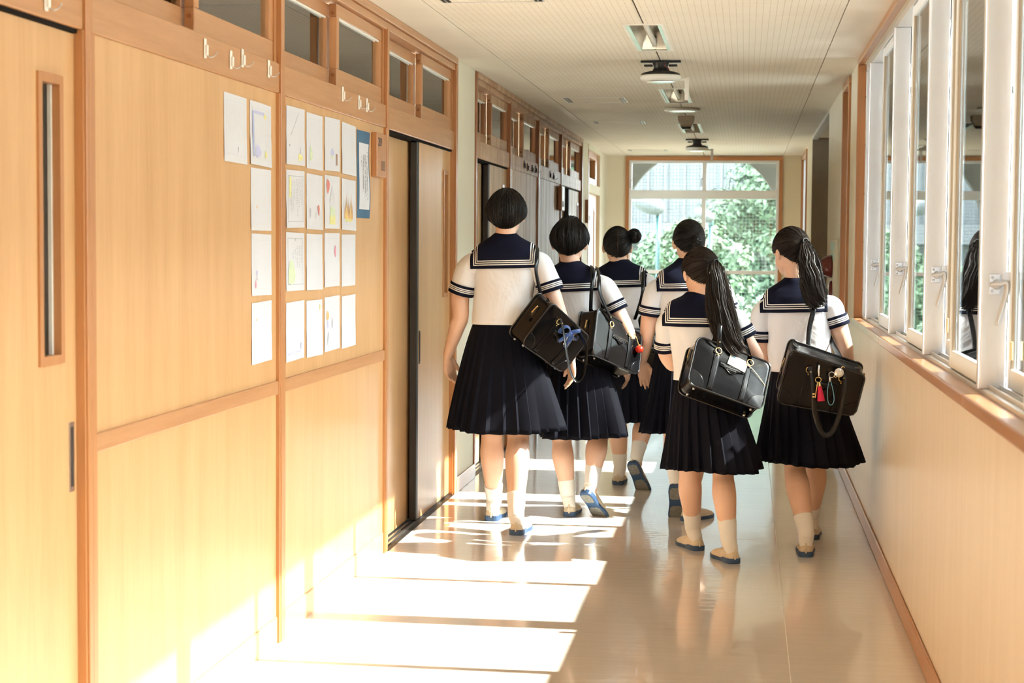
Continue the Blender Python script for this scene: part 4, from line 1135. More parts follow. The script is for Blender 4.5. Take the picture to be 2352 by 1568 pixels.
M['sock'] = cloth_mat('white_cotton_sock', (0.80, 0.79, 0.77), (0.86, 0.85, 0.83), rough=0.9)
M['shoe'] = plain('beige_canvas', (0.68, 0.59, 0.45), 0.55, var=0.08, vscale=40)
M['sole'] = plain('blue_rubber_sole', (0.035, 0.085, 0.19), 0.5)
M['tread'] = plain('grey_rubber_tread', (0.22, 0.22, 0.21), 0.7, var=0.3, vscale=120)
M['hair'] = hair_mat('black_hair', (0.004, 0.0038, 0.0038), (0.009, 0.0078, 0.0075))
M['hair_b'] = hair_mat('dark_brown_hair', (0.008, 0.0055, 0.0045), (0.022, 0.014, 0.011))
M['eyewhite'] = plain('eye_white', (0.8, 0.78, 0.75), 0.2)
M['scalp'] = plain('scalp', (0.16, 0.085, 0.055), 0.7)
M['lip'] = plain('lip', (0.45, 0.16, 0.13), 0.5)

def remesh(V, Fc, name, mat, parent, vox=0.0045, smooth=6):
    me = bpy.data.meshes.new('tmp'); me.from_pydata([tuple(v) for v in V], [], Fc); me.update()
    o = bpy.data.objects.new('tmp', me); COL.objects.link(o)
    m1 = o.modifiers.new('r', 'REMESH'); m1.mode = 'VOXEL'; m1.voxel_size = vox; m1.adaptivity = 0.0
    m2 = o.modifiers.new('s', 'SMOOTH'); m2.factor = 0.5; m2.iterations = smooth
    dg = bpy.context.evaluated_depsgraph_get(); dg.update()
    me2 = bpy.data.meshes.new_from_object(o.evaluated_get(dg))
    bpy.data.objects.remove(o); bpy.data.meshes.remove(me)
    me2.name = name
    me2.materials.clear(); me2.materials.append(mat)
    me2.polygons.foreach_set('use_smooth', [True]*len(me2.polygons))
    ob = bpy.data.objects.new(name, me2); link(ob, parent)
    return ob

def vec(p): return Vector(p)
def rotz(a): return Matrix.Rotation(a, 3, 'Z')

def hand(V, Fc, W, d, n, l, s=1.0, curl=0.5, spread=0.1):
    """W wrist, d towards the fingers, n palm normal (fingers curl towards it), l towards the thumb"""
    d = vec(d).normalized(); l = vec(l); l = (l-d*l.dot(d)).normalized(); n0 = d.cross(l)
    n = n0 if n0.dot(vec(n)) > 0 else -n0
    tube([W-d*0.02*s, W+d*0.015*s, W+d*0.045*s+n*0.003, W+d*0.078*s+n*0.005, W+d*0.090*s+n*0.006],
         [(0.021*s, 0.017*s), (0.026*s, 0.017*s), (0.037*s, 0.0165*s), (0.038*s, 0.014*s), (0.030*s, 0.010*s)], 14, 3, l, True, V, Fc)
    lens = [0.070, 0.078, 0.073, 0.058]; offs = [0.0275, 0.0095, -0.0085, -0.0265]
    for i in range(4):
        b = W + d*(0.080-0.004*abs(i-1))*s + l*offs[i]*s + n*0.004
        a = 0.15; L = lens[i]*s; p = b; pts = [b-d*0.012*s, b]
        dirn = (d + l*spread*(1.2-0.8*i)*0.6).normalized()
        for k, fr in enumerate((0.45, 0.30, 0.25)):
            ang = curl*(0.55+0.55*k)+0.08*i*curl
            dd = dirn*math.cos(ang)+n*math.sin(ang)
            p = p+dd*L*fr; pts.append(p)
        tube(pts, [0.0085*s, 0.0086*s, 0.0080*s, 0.0074*s, 0.0060*s], 10, 3, n, True, V, Fc)
    b = W+d*0.022*s+l*0.022*s
    d2 = (d*0.80+l*0.55+n*0.30).normalized(); d3 = (d*0.95+l*0.18+n*0.38).normalized()
    tube([b-d*0.01*s, b+d2*0.018*s, b+d2*0.036*s, b+d2*0.036*s+d3*0.026*s, b+d2*0.036*s+d3*0.045*s], [0.013*s, 0.013*s, 0.0105*s, 0.0095*s, 0.0070*s], 10, 3, n, True, V, Fc)

def make_shoe(parent, H, f, u, mats=None, L=0.235, s=1.0):
    """H: back of the heel at the underside of the sole"""
    f = vec(f).normalized(); u = vec(u); u = (u-f*u.dot(f)).normalized(); r = f.cross(u)
    prof = [(0.0, 0.012, 0.046), (0.02, 0.024, 0.056), (0.07, 0.031, 0.063), (0.15, 0.0345, 0.066), (0.28, 0.034, 0.066), (0.42, 0.033, 0.066), (0.55, 0.037, 0.060), (0.70, 0.0435, 0.050), (0.82, 0.0425, 0.044), (0.91, 0.036, 0.037), (0.965, 0.025, 0.028), (1.0, 0.008, 0.016)]
    V, Fc = [], []; n = 11; L *= s
    for (t, w, h) in prof:
        c = H+f*(t*L)
        for j in range(n):
            th = PI*j/(n-1)
            cs, sn = math.cos(th), math.sin(th)
            V.append(c+r*(w*s*(abs(cs)**0.75)*(1 if cs >= 0 else -1))+u*(0.012+ (h-0.012)*s*(sn**0.8)))
    m = len(prof)
    for i in range(m-1):
        for j in range(n-1): Fc.append((i*n+j, i*n+j+1, (i+1)*n+j+1, (i+1)*n+j))
        Fc.append(((i)*n, (i+1)*n, (i+1)*n+n-1, i*n+n-1))
    Fc.append(tuple(range(n))); Fc.append(tuple((m-1)*n+j for j in range(n))[::-1])
    up = mesh_obj('shoe', V, Fc, M['shoe'], parent, True, 60)
    V, Fc = [], []; off = 0.0032
    for (t, w, h) in prof:
        c = H+f*((t*1.018-0.009)*L)
        hs = 0.026 if t < 0.35 else (0.017 if t < 0.6 else 0.018)
        if t > 0.95: hs = 0.022
        ww = (w+off)*s
        V += [c-r*(ww-0.002), c-r*ww+u*0.004, c-r*ww+u*hs*s, c+r*ww+u*hs*s, c+r*ww+u*0.004, c+r*(ww-0.002)]
    for i in range(m-1):
        for j in range(6): Fc.append((i*6+j, i*6+(j+1) % 6, (i+1)*6+(j+1) % 6, (i+1)*6+j))
    Fc.append((5, 4, 3, 2, 1, 0)); Fc.append(tuple((m-1)*6+j for j in range(6)))
    mesh_obj('sole', V, Fc, M['sole'], up)
    # tread pads under heel and ball
    for (t0, t1) in ((0.05, 0.34), (0.50, 0.94)):
        V, Fc = [], []; k = 9
        for i in range(k+1):
            t = t0+(t1-t0)*i/k
            w = np.interp(t, [p[0] for p in prof], [p[1] for p in prof])*s*0.88*(1 if 0 < i < k else 0.6)
            c = H+f*(t*L)-u*0.0012
            V += [c-r*w, c+r*w, c-r*w+u*0.003, c+r*w+u*0.003]
        for i in range(k): Fc += [(i*4, i*4+4, i*4+5, i*4+1), (i*4, i*4+2, i*4+6, i*4+4), (i*4+1, i*4+5, i*4+7, i*4+3)]
        mesh_obj('tread', V, Fc, M['tread'], up)
    # heel seam tab
    V, Fc = tube([H-f*0.002+u*0.020, H-f*0.004+u*0.045, H+f*0.002+u*0.066], [(0.004, 0.002)]*3, 6, 2, r)
    mesh_obj('heel_tab', V, Fc, M['shoe'], up)
    return up

def super_ring(c, ax, ay, hw, hd, n=48, e=2.4):
    out = []
    for j in range(n):
        th = 2*PI*j/n
        cs, sn = math.cos(th), math.sin(th)
        out.append(c + ax*(hw*math.copysign(abs(cs)**(2/e), cs)) + ay*(hd*math.copysign(abs(sn)**(2/e), sn)))
    return out
def loft(rings, V, Fc, cap0=False, cap1=False):
    base = len(V); n = len(rings[0])
    for r in rings: V.extend(r)
    for i in range(len(rings)-1):
        for j in range(n):
            Fc.append((base+i*n+j, base+i*n+(j+1) % n, base+(i+1)*n+(j+1) % n, base+(i+1)*n+j))
    if cap0: Fc.append(tuple(base+j for j in range(n))[::-1])
    if cap1: Fc.append(tuple(base+(len(rings)-1)*n+j for j in range(n)))

def strands(paths, width, V, Fc, twist=0.75):
    """flat ribbons along paths; each path is a list of (point, normal)"""
    for path in paths:
        b0 = len(V); m = len(path)
        for i, (p, nm) in enumerate(path):
            t = path[min(i+1, m-1)][0]-path[max(i-1, 0)][0]
            s = t.cross(nm)
            if s.length < 1e-9: s = Vector((1, 0, 0))
            s.normalize()
            tw = twist*math.sin(b0*12.9898)
            s = (s*math.cos(tw)+nm*math.sin(tw)).normalized()
            w = width*(1.0 if i < m-1 else 0.25)
            V.append(p-s*w); V.append(p+s*w)
        for i in range(m-1): Fc.append((b0+2*i, b0+2*i+1, b0+2*i+3, b0+2*i+2))

def make_hair(P, t, hc, Rh, style, s, mat):
    """hair cap over the skull plus ribbons of hair.  local head frame: x right, y forward, z up"""
    rg = random.Random(P['seed'])
    R0 = Vector((0.0755, 0.094, 0.099))*s
    short = style in ('bob', 'crop')
    thick = {'bob': 0.0175, 'crop': 0.017}.get(style, 0.010)*s
    def hairline(az):
        """lowest elevation covered; az 0 = back, +-pi = face"""
        a = abs(az)/PI
        if style == 'bob': return np.interp(a, [0, 0.22, 0.40, 0.52, 0.62, 0.72, 1], [-60, -47, -24, -9, -16, 12, 16])
        if style == 'crop': return np.interp(a, [0, 0.22, 0.36, 0.50, 0.60, 0.72, 1], [-52, -45, -20, -6, -12, 16, 22])
        return np.interp(a, [0, 0.22, 0.40, 0.52, 0.64, 0.75, 1], [-50, -42, -20, -2, -12, 10, 18])
    def surf(az, el, extra=0.0):
        ce = math.cos(el)
        d = Vector((math.sin(az)*ce, -math.cos(az)*ce, math.sin(el)))
        r = 1.0/math.sqrt((d.x/R0.x)**2+(d.y/R0.y)**2+(d.z/R0.z)**2)
        th = thick
        if short:
            # fuller at the sides, tucked in at the nape
            th *= (0.75+0.45*math.exp(-((math.degrees(el)-8)/34)**2)) * (1 if math.degrees(el) > -25 else max(0.35, 1+(math.degrees(el)+25)/55))
            if abs(az) < 1.2 and el < 0: r *= 1.0-0.00*el
        p = d*(r+th+extra)
        if style == 'crop': p += d*0.004*s*noise.noise(d*9)
        return p, d
    V, Fc = [], []
    na, ne = 56, 26
    for j in range(ne+1):
        for i in range(na):
            az = -PI+2*PI*i/na
            lo = math.radians(hairline(az)); el = lo+(PI/2-lo)*(j/ne)
            p, d = surf(az, el, 0.0)
            if j == 0: p = p-d*thick*0.9          # tuck the rim under
            V.append(p)
    for j in range(ne):
        for i in range(na): Fc.append((j*na+i, j*na+(i+1) % na, (j+1)*na+(i+1) % na, (j+1)*na+i))
    # ribbons
    paths = []
    if short:
        crown_el = math.radians(78); crown_az = 0.15
        for k in range(2000):
            az = rg.uniform(-PI, PI); lo = math.radians(hairline(az)-rg.uniform(-3, 5))
            el0 = rg.uniform(0.1, 1.0)*(PI/2-lo)+lo; el0 = min(el0, PI/2-0.05)
            lift = rg.uniform(0.0005, 0.0045)*s
            pts = []
            m = 7
            for i in range(m+1):
                f_ = i/m; el = el0+(lo-el0)*f_; a = az+rg.uniform(-0.012, 0.012)
                p, d = surf(a, el, lift*(1 if f_ < 0.85 else 1-0.5*(f_-0.85)/0.15)); pts.append((p, d))
            paths.append(pts)
        if style == 'crop':
            for k in range(90):          # tufts standing up at the crown
                az = rg.uniform(-PI, PI); el = math.radians(rg.uniform(62, 88)); p, d = surf(az, el, 0); dirn = (d+Vector((rg.uniform(-0.8, 0.8), rg.uniform(-0.6, 0.6), 0.4))).normalized()
                paths.append([(p+dirn*0.02*s*i/4+Vector((0, 0, -0.008*(i/4)**2)), Vector((0, -1, 0.3))) for i in range(5)])
        strands(paths, 0.0013*s, V, Fc)
    else:
        tie = Vector(P['tie_dir']).normalized()
        taz, tel = math.atan2(tie.x, -tie.y), math.asin(tie.z)
        for k in range(2200):
            az = rg.uniform(-PI, PI); lo = math.radians(hairline(az)); el = lo+(PI/2-lo)*rg.uniform(0, 0.9)**1.2
            _, d0 = surf(az, el); m = 9; pts = []
            lift = rg.uniform(0.0003, 0.003)*s
            for i in range(m+1):
                f_ = i/m
                d = d0.lerp(tie, f_*0.98)
                if d.length < 1e-3: continue
                d.normalize()
                p, dn = surf(math.atan2(d.x, -d.y), math.asin(max(-1, min(1, d.z))), lift*(1-0.3*f_)+0.006*s*max(0, f_-0.8)*5)
                pts.append((p, dn))
            paths.append(pts)
        strands(paths, 0.0012*s, V, Fc)
        # stray fine hairs
        stray = []
        for k in range(22):
            az = rg.uniform(-PI, PI); el = rg.uniform(-0.2, 0.9); p, d = surf(az, el, 0.001); dirn = (tie-d*0.2+Vector((rg.uniform(-.5, .5), rg.uniform(-.3, .3), rg.uniform(0, .5)))).normalized()
            stray.append([(p+(dirn*0.05*(i/6)+d*0.014*math.sin(PI*i/6))*s, d) for i in range(7)])
        strands(stray, 0.0004*s, V, Fc)
    V = [hc+Rh @ v for v in V]
    hair = mesh_obj('hair', V, Fc, mat, t, True, 50)
    if style == 'pony':
        tp, td = surf(math.atan2(Vector(P['tie_dir']).x, -Vector(P['tie_dir']).y), math.asin(Vector(P['tie_dir']).normalized().z), 0.012*s)
        tw = hc+Rh @ tp; tdw = Rh @ td
        V, Fc = [], []
        ax = tdw; a = ax.orthogonal().normalized(); b = ax.cross(a)
        V, Fc = tube([tw+(a*math.cos(q)+b*math.sin(q))*0.0145 for q in np.linspace(0, 2*PI, 17)], [0.0045]*17, 8, 1, ax)
        mesh_obj('hair_tie', V, Fc, M['hair'], hair, True)
        guide = [tw-tdw*0.004]+[vec(q) for q in P['tail']]
        G = catmull(guide, 8); ng = len(G)
        V, Fc = [], []
        paths = []
        for k in range(P.get('ntail', 1500)):
            if k % 28 == 0:
                th = rg.uniform(0, 2*PI); rr = math.sqrt(rg.random()); cox, coy = math.cos(th)*rr, math.sin(th)*rr; cL = rg.uniform(0.62, 1.0); ph = rg.uniform(0, 6)
            L = min(1.0, cL+rg.uniform(-0.06, 0.05)); jx, jy = rg.gauss(0, 0.16), rg.gauss(0, 0.16)
            ox, oy = cox, coy
            pts = []
            m = 14
            for i in range(m+1):
                f_ = i/m*L; x = f_*(ng-1); i0 = min(int(x), ng-2); c = G[i0].lerp(G[i0+1], x-i0)
                tg = (G[min(i0+1, ng-1)]-G[i0]).normalized()
                sx = tg.cross(Vector((0, 1, 0))); sx = sx.normalized() if sx.length > 1e-3 else Vector((1, 0, 0)); sy = tg.cross(sx)
                w = np.interp(f_, [0, 0.06, 0.2, 0.5, 0.8, 1.0], P['tail_w'])
                wd = w*0.62
                sp_ = 1.0-0.65*max(0.0, f_-0.55)/0.45
                p = c+sx*((ox+jx*sp_)*w+(0.012*f_*math.sin(9*f_+ph)+0.004*math.sin(21*f_+2*ph)))+sy*((oy+jy*sp_)*wd+0.011*f_*math.cos(8*f_+ph))
                nm = (sx*ox+sy*oy+Vector((0, -0.3, 0))).normalized()
                pts.append((p, nm))
            paths.append(pts)
        strands(paths, 0.0009, V, Fc, 0.9)
        mesh_obj('ponytail', V, Fc, mat, hair, True, 50)
    elif style in ('bun', 'updo'):
        for (q, r) in P['buns']:
            c = hc+Rh @ (vec(q)*s)
            V, Fc = ellip(c, (r, r, r*0.92), [], [], None, 28, 20)
            V = [c+(v-c)*(1+0.10*math.sin(7*math.atan2((v-c).z, (v-c).x)+40*(v-c).length)+0.06*noise.noise(v*60)) for v in V]
            paths = []
            for k in range(160):
                a0 = rg.uniform(0, 2*PI); tl = rg.uniform(-0.9, 0.9); pts = []
                for i in range(9):
                    a = a0+i*0.22; d = Vector((math.cos(a)*math.cos(tl), math.sin(tl), math.sin(a)*math.cos(tl)))
                    pts.append((c+d*r*(1.03+0.05*math.sin(3*a+k)), d))
                paths.append(pts)
            strands(paths, 0.0013, V, Fc)
            mesh_obj('hair_bun', V, Fc, mat, hair, True, 60)
        if P.get('parting'):
            V, Fc = [], []
            pts = []
            for i in range(9):
                p, d = surf(0.02*math.sin(i*2), math.radians(60-11*i), 0.0035*s); pts.append((hc+Rh @ p, Rh @ d))
            strands([pts], 0.0010, V, Fc, 0)
            mesh_obj('scalp_parting', V, Fc, M['scalp'], hair)
    return hair

def make_person(P):
    s = P.get('s', 1.0)
    fx = [vec(P['footL'][0]), vec(P['footR'][0])]
    base = Vector(((fx[0].x+fx[1].x)/2, (fx[0].y+fx[1].y)/2, 0))
    t = empty('person', base, P['label'], 'person', 'girls in sailor uniforms walking down the corridor')
    yaw = P.get('yaw', 0.0)
    nb = vec(P['nb']); shL, shR = vec(P['shL']), vec(P['shR'])
    ax = (shR-shL).normalized(); ax_h = Vector((math.cos(yaw), math.sin(yaw), 0)); ay_h = Vector((-math.sin(yaw), math.cos(yaw), 0))
    hem = vec(P['hem']); hw = P['hem_hw']
    shw = (shR-shL).length/2
    up = (nb-hem).normalized()
    # ---------------------------------------------------------------- blouse torso rings
    mid = (shL+shR)/2
    prof = [(0.0, hw, 0.100), (0.10, hw*0.985, 0.101), (0.30, hw*0.98, 0.100), (0.50, (hw*0.5+shw*0.5)*0.985, 0.103), (0.66, shw*0.97, 0.106), (0.76, shw*0.99, 0.100), (0.835, shw*0.97, 0.088), (0.875, shw*0.88, 0.076), (0.915, shw*0.70, 0.066), (0.955, 0.085*s, 0.060), (0.985, 0.066*s, 0.056), (1.0, 0.060*s, 0.054), (1.03, 0.056*s, 0.052)]
    fw = ay_h*P.get('lean', 0.0)
    def torso_rings(scale=1.0, wr=0.0, n=56):
        rings = []
        pr = []
        for a, b_ in zip(prof[:-1], prof[1:]):
            for q in range(4): pr.append(tuple(a[i]+(b_[i]-a[i])*q/4 for i in range(3)))
        pr.append(prof[-1])
        for (f_, w, d) in pr:
            c = hem.lerp(nb, f_) + ay_h*(0.012*math.sin(PI*f_)) - ay_h*0.010*max(0, f_-0.6)
            k = max(0.0, min(1.0, (f_-0.45)/0.35)) * max(0.0, min(1.0, (1.0-f_)/0.1))
            axx = ax_h.lerp(ax, k).normalized()
            off = (mid-hem.lerp(nb, 0.80))*k; off.z *= 0.6
            rings.append(super_ring(c+off, axx, ay_h, w*scale, d*s*scale, n, 2.3 if f_ < 0.9 else 2.0))
        return rings
    V, Fc = [], []
    rings = torso_rings()
    # soft folds in the cloth
    seed = P['seed']*3.1
    for i, r in enumerate(rings[:-8]):
        f_ = i/len(rings)
        for j, v in enumerate(r):
            c = sum(r, Vector())/len(r)
            d = (v-c).normalized()
            a = noise.noise(Vector((v.x*7+seed, v.y*7, v.z*5+v.x*6)))+0.5*noise.noise(Vector((v.x*16+seed, v.y*16, v.z*13-v.x*9)))
            r[j] = v+d*(0.010*a*(1.15-f_))
    loft(rings, V, Fc)
    # sleeves
    cuffs = []
    sl_ = {'L': P.get('sleeveL', 1.0), 'R': P.get('sleeveR', 1.0)}
    arms = []
    for side, sh, cuff, el, wr_ in (('L', shL, P['cuffL'], P['elL'], P['wrL']), ('R', shR, P['cuffR'], P['elR'], P['wrR'])):
        cuff = vec(cuff); el = vec(el); wr_ = vec(wr_)
        sg = -1 if side == 'L' else 1
        d = (cuff-sh).normalized()
        inn = sh - ax*sg*0.085*s + Vector((0, 0, -0.052*s))
        p0 = sh - ax*sg*0.032*s+Vector((0, 0, -0.046*s))
        pts = [inn, p0, sh.lerp(cuff, 0.36)-ax*sg*0.006, sh.lerp(cuff, 0.7), cuff]
        k0 = sl_[side]*s
        rad = [(0.050*s, 0.050*s), (0.058*k0, 0.053*k0), (0.062*k0, 0.057*k0), (0.063*k0, 0.058*k0), (0.065*k0, 0.060*k0)]
        b0 = len(V)
        tube(pts, rad, 28, 8, Vector((0, 1, 0)), False, V, Fc)
        for j in range(b0+28*9, len(V)):
            v = V[j]; V[j] = v+Vector((noise.noise(v*13+Vector((seed, 0, 0))), noise.noise(v*13+Vector((9, seed, 0))), 0))*0.006
        cuffs.append((cuff, d, [V[j].copy() for j in range(len(V)-28, len(V))]))
    nt_ = 56*len(rings)
    torso_bvh = BVHTree.FromPolygons([v for v in V], Fc + [tuple(nt_-56+j for j in range(56))])
    bl = mesh_obj('blouse', V, Fc, M['blouse'], t, True)
    md = bl.modifiers.new('thick', 'SOLIDIFY'); md.thickness = 0.0018; md.offset = -1
    for cuff, d, ring in cuffs:
        c = sum(ring, Vector())/len(ring)
        Vc, Fcc = [], []
        rr_ = [[c+(v-c)*k_+d*o for v in ring] for k_, o in ((1.0, -0.052), (1.045, -0.050), (1.05, -0.025), (1.06, 0.0), (1.04, 0.0015), (1.0, 0.0), (0.985, -0.03))]
        loft(rr_, Vc, Fcc)
        cf = mesh_obj('cuff', Vc, Fcc, M['navy'], t, True, 50)
        for o in (-0.036, -0.0275, -0.019):
            Vc, Fcc = [], []
            loft([[c+(v-c)*k_+d*(o+e) for v in ring] for k_, e in ((1.046, -0.0026), (1.072, -0.0022), (1.072, 0.0022), (1.046, 0.0026))], Vc, Fcc)
            mesh_obj('cuff_stripe', Vc, Fcc, M['stripe'], cf, True, 60)
    # hem band seam
    Vc, Fcc = [], []
    r0 = rings[0]; c0 = sum(r0, Vector())/len(r0)
    r1 = rings[3]; 
    # ---------------------------------------------------------------- sailor collar draped on the shoulders
    az_ = ax.cross(ay_h).normalized()
    if az_.z < 0: az_ = -az_
    org = mid.lerp(nb, 0.6)
    zb = P.get('col_drop', -0.125)*s; wcol = P.get('col_w', 0.165); zc = -0.035*s
    cdx = P.get('col_dx', 0.0)
    def drape(x, q, off):
        """q<0: straight down the back (metres below zc), q>=0: angle over the shoulder in radians"""
        xx = x+cdx
        if q <= 0:
            o = org+ax*xx+az_*(zc+q)-ay_h*0.5; dr = ay_h
            lim = 0.55
        else:
            dr0 = (-ay_h*math.cos(q)+az_*math.sin(q))
            o = org+ax*xx+az_*zc+dr0*0.4; dr = -dr0; lim = 0.41
        h = torso_bvh.ray_cast(o, dr, 0.9)
        if h[0] is None:
            return None
        return h[0]-dr*off
    qs = [ (zb-zc)*(1-i/10) for i in range(10)] + [i*0.105 for i in range(0, 19)]
    nx = 41
    grid = {}
    Vc, Fcc = [], []
    last = {}
    for iq, q in enumerate(qs):
        for ix in range(nx):
            x = -wcol+2*wcol*ix/(nx-1)
            p = drape(x, q, 0.006)
            if p is None:
                pp = last.get(ix)
                p = (pp+Vector((0, 0, -0.004))+ay_h*0.006) if pp is not None else org+ax*x+az_*(zc+min(q, 0))-ay_h*0.08
            # keep the overhanging edge lying close to the sleeve
            last[ix] = p; Vc.append(p)
    # relax the sheet a little
    A = np.array([tuple(v) for v in Vc]).reshape(len(qs), nx, 3)
    for _ in range(5):
        B = A.copy()
        B[1:-1, 1:-1] = 0.5*A[1:-1, 1:-1]+0.125*(A[:-2, 1:-1]+A[2:, 1:-1]+A[1:-1, :-2]+A[1:-1, 2:])
        B[1:-1, 0] = 0.5*A[1:-1, 0]+0.25*(A[:-2, 0]+A[2:, 0]); B[1:-1, -1] = 0.5*A[1:-1, -1]+0.25*(A[:-2, -1]+A[2:, -1])
        B[0, 1:-1] = 0.5*A[0, 1:-1]+0.25*(A[0, :-2]+A[0, 2:])
        A = B
    bk = np.array(tuple(-ay_h))
    A[:10] += bk*0.002
    Vc = [Vector(v) for v in A.reshape(-1, 3)]
    for iq in range(len(qs)-1):
        for ix in range(nx-1):
            a = iq*nx+ix; Fcc.append((a, a+1, a+nx+1, a+nx))
    col = mesh_obj('sailor_collar', Vc, Fcc, M['navy'], t, True)
    md = col.modifiers.new('thick', 'SOLIDIFY'); md.thickness = 0.003; md.offset = 1
    cb = BVHTree.FromPolygons(Vc, Fcc)
    # white tapes: metric grid of the sheet
    du = np.linalg.norm(A[:, 1:]-A[:, :-1], axis=2); dv = np.linalg.norm(A[1:]-A[:-1], axis=2)
    sv = np.concatenate([[0], np.cumsum(dv.mean(axis=1))]); su = np.linspace(-wcol, wcol, nx)
    def at_sheet(u, v):
        u = min(max(u, -wcol), wcol); v = min(max(v, 0), sv[-1])
        iu = min(int((u+wcol)/(2*wcol)*(nx-1)), nx-2); fu = (u+wcol)/(2*wcol)*(nx-1)-iu
        iv = min(int(np.searchsorted(sv, v, 'right')-1), len(sv)-2); fv = (v-sv[iv])/max(1e-6, sv[iv+1]-sv[iv])
        p = (A[iv, iu]*(1-fu)+A[iv, iu+1]*fu)*(1-fv)+(A[iv+1, iu]*(1-fu)+A[iv+1, iu+1]*fu)*fv
        tu = A[iv, iu+1]-A[iv, iu]; tv = A[iv+1, iu]-A[iv, iu]
        nn = np.cross(tv, tu); nn = nn/max(1e-9, np.linalg.norm(nn))
        if nn @ bk + 0.6*nn[2] < 0: nn = -nn
        return Vector(p+nn*0.0044)
    for k_ in range(3):
        d = 0.019+0.0098*k_
        path = []
        vtop = sv[-1]-0.01
        for i in range(31): path.append((-(wcol-d), vtop+(d-vtop)*i/30, (1, 0)))
        for i in range(1, 41): path.append((-(wcol-d)+2*(wcol-d)*i/40, d, (0, 1)))
        for i in range(1, 31): path.append(((wcol-d), d+(vtop-d)*i/30, (-1, 0)))
        Vc, Fcc = [], []
        hwid = 0.0024
        n_ = len(path)
        for i, (u, v, nm) in enumerate(path):
            if i == 30: nm = (1, 1)
            if i == 70: nm = (-1, 1)
            Vc.append(at_sheet(u-nm[0]*hwid, v-nm[1]*hwid)); Vc.append(at_sheet(u+nm[0]*hwid, v+nm[1]*hwid))
        for i in range(n_-1): Fcc.append((2*i, 2*i+1, 2*i+3, 2*i+2))
        mesh_obj('collar_stripe', Vc, Fcc, M['stripe'], col, True)
    # ---------------------------------------------------------------- body: one continuous surface
    V, Fc = [], []
    hc = vec(P['head']); hy = P.get('head_yaw', 0.0); hp = P.get('head_pitch', 0.0); hr = P.get('head_roll', 0.0)
    Rh = Matrix.Rotation(hy, 3, 'Z') @ Matrix.Rotation(hp, 3, 'X') @ Matrix.Rotation(hr, 3, 'Y')
    hs = P.get('hs', s)
    def hl(x, y, z): return hc+Rh @ (Vector((x, y, z))*hs)
    ellip(hl(0, 0, 0), Vector((0.075, 0.094, 0.098))*hs, V, Fc, Rh, 28, 20)
    ellip(hl(0, 0.030, -0.050), Vector((0.061, 0.068, 0.066))*hs, V, Fc, Rh, 24, 16)
    ellip(hl(0, 0.058, -0.092), Vector((0.032, 0.034, 0.026))*hs, V, Fc, Rh)
    tube([hl(0, 0.085, 0.0), hl(0, 0.100, -0.022), hl(0, 0.106, -0.040)], [0.008*hs, 0.011*hs, 0.013*hs], 12, 3, Vector((1, 0, 0)), True, V, Fc)
    for sg in (-1, 1):
        ellip(hl(sg*0.079, -0.004, -0.022), Vector((0.012, 0.020, 0.030))*hs, V, Fc, Rh @ Matrix.Rotation(sg*0.35, 3, 'Z'))
        ellip(hl(sg*0.030, 0.083, -0.008), Vector((0.022, 0.012, 0.012))*hs, V, Fc, Rh)
    nk = 0.050*s
    tube([hl(0, -0.004, -0.02), hl(0, -0.012, -0.085), nb.lerp(hl(0, -0.012, -0.085), 0.35), nb+Vector((0, 0, -0.01)), nb+Vector((0, 0, -0.06))-ay_h*0.0], [(nk*0.98, nk*1.05), (nk*0.96, nk*1.0), (nk, nk), (nk*1.08, nk*1.0), (nk*1.1, nk*0.9)], 20, 4, ax_h, True, V, Fc)
    hip = vec(P['hip']) if 'hip' in P else hem+Vector((0, 0, -0.10))
    tube([nb+Vector((0, 0, -0.03)), nb+Vector((0, 0, -0.10)), hem.lerp(nb, 0.45), hem, hip], [(0.05, 0.045), (shw*0.66, 0.058*s), (hw*0.74, 0.070*s), (hw*0.68, 0.066*s), (hw*0.86, 0.080*s)], 24, 4, ax_h, True, V, Fc)
    for side, sh, el, wr_, hd_, cf in (('L', shL, P['elL'], P['wrL'], P['handL'], P['cuffL']), ('R', shR, P['elR'], P['wrR'], P['handR'], P['cuffR'])):
        el, wr_, cf = vec(el), vec(wr_), vec(cf)
        sg = -1 if side == 'L' else 1
        a = P.get('arm', 1.0)*s
        s0 = sh-ax*sg*0.040*s+Vector((0, 0, -0.048*s))
        tube([s0, sh.lerp(cf, 0.42)-ax*sg*0.008, cf, el, el.lerp(wr_, 0.25), el.lerp(wr_, 0.6), wr_], [0.034*a, 0.042*a, 0.045*a, 0.039*a, (0.041*a, 0.038*a), 0.032*a, (0.025*a, 0.022*a)], 18, 4, Vector((0, 1, 0)), True, V, Fc)
        hand(V, Fc, wr_, hd_['d'], hd_['n'], hd_['l'], 0.98*s, hd_.get('curl', 0.45), hd_.get('spread', 0.1))
    legs = []
    for side in 'LR':
        kn, an = vec(P['kn'+side]), vec(P['an'+side]); sg = -1 if side == 'L' else 1
        g = P.get('leg', 1.0)*s
        hp_ = hip+ax_h*sg*0.075*s+Vector((0, 0, 0.0))
        heel, f_, u_ = [vec(q) for q in P['foot'+side]]
        f_.normalize()
        foot = heel+f_*0.09*s+u_.normalized()*0.048*s
        bkw = -ay_h
        low = kn.lerp(an, 0.30)+bkw*0.014*s
        tube([hp_, hp_.lerp(kn, 0.55), kn+Vector((0, 0, 0.03)), kn.lerp(an, 0.08), low, kn.lerp(an, 0.6)+bkw*0.004, kn.lerp(an, 0.85), an, an.lerp(foot, 0.7)],
             [0.082*g, 0.074*g, (0.056*g, 0.058*g), (0.052*g, 0.054*g), (0.0585*g, 0.059*g), (0.049*g, 0.050*g), (0.038*g, 0.038*g), (0.033*g, 0.034*g), (0.022*g, 0.022*g)], 22, 4, ax_h, True, V, Fc)
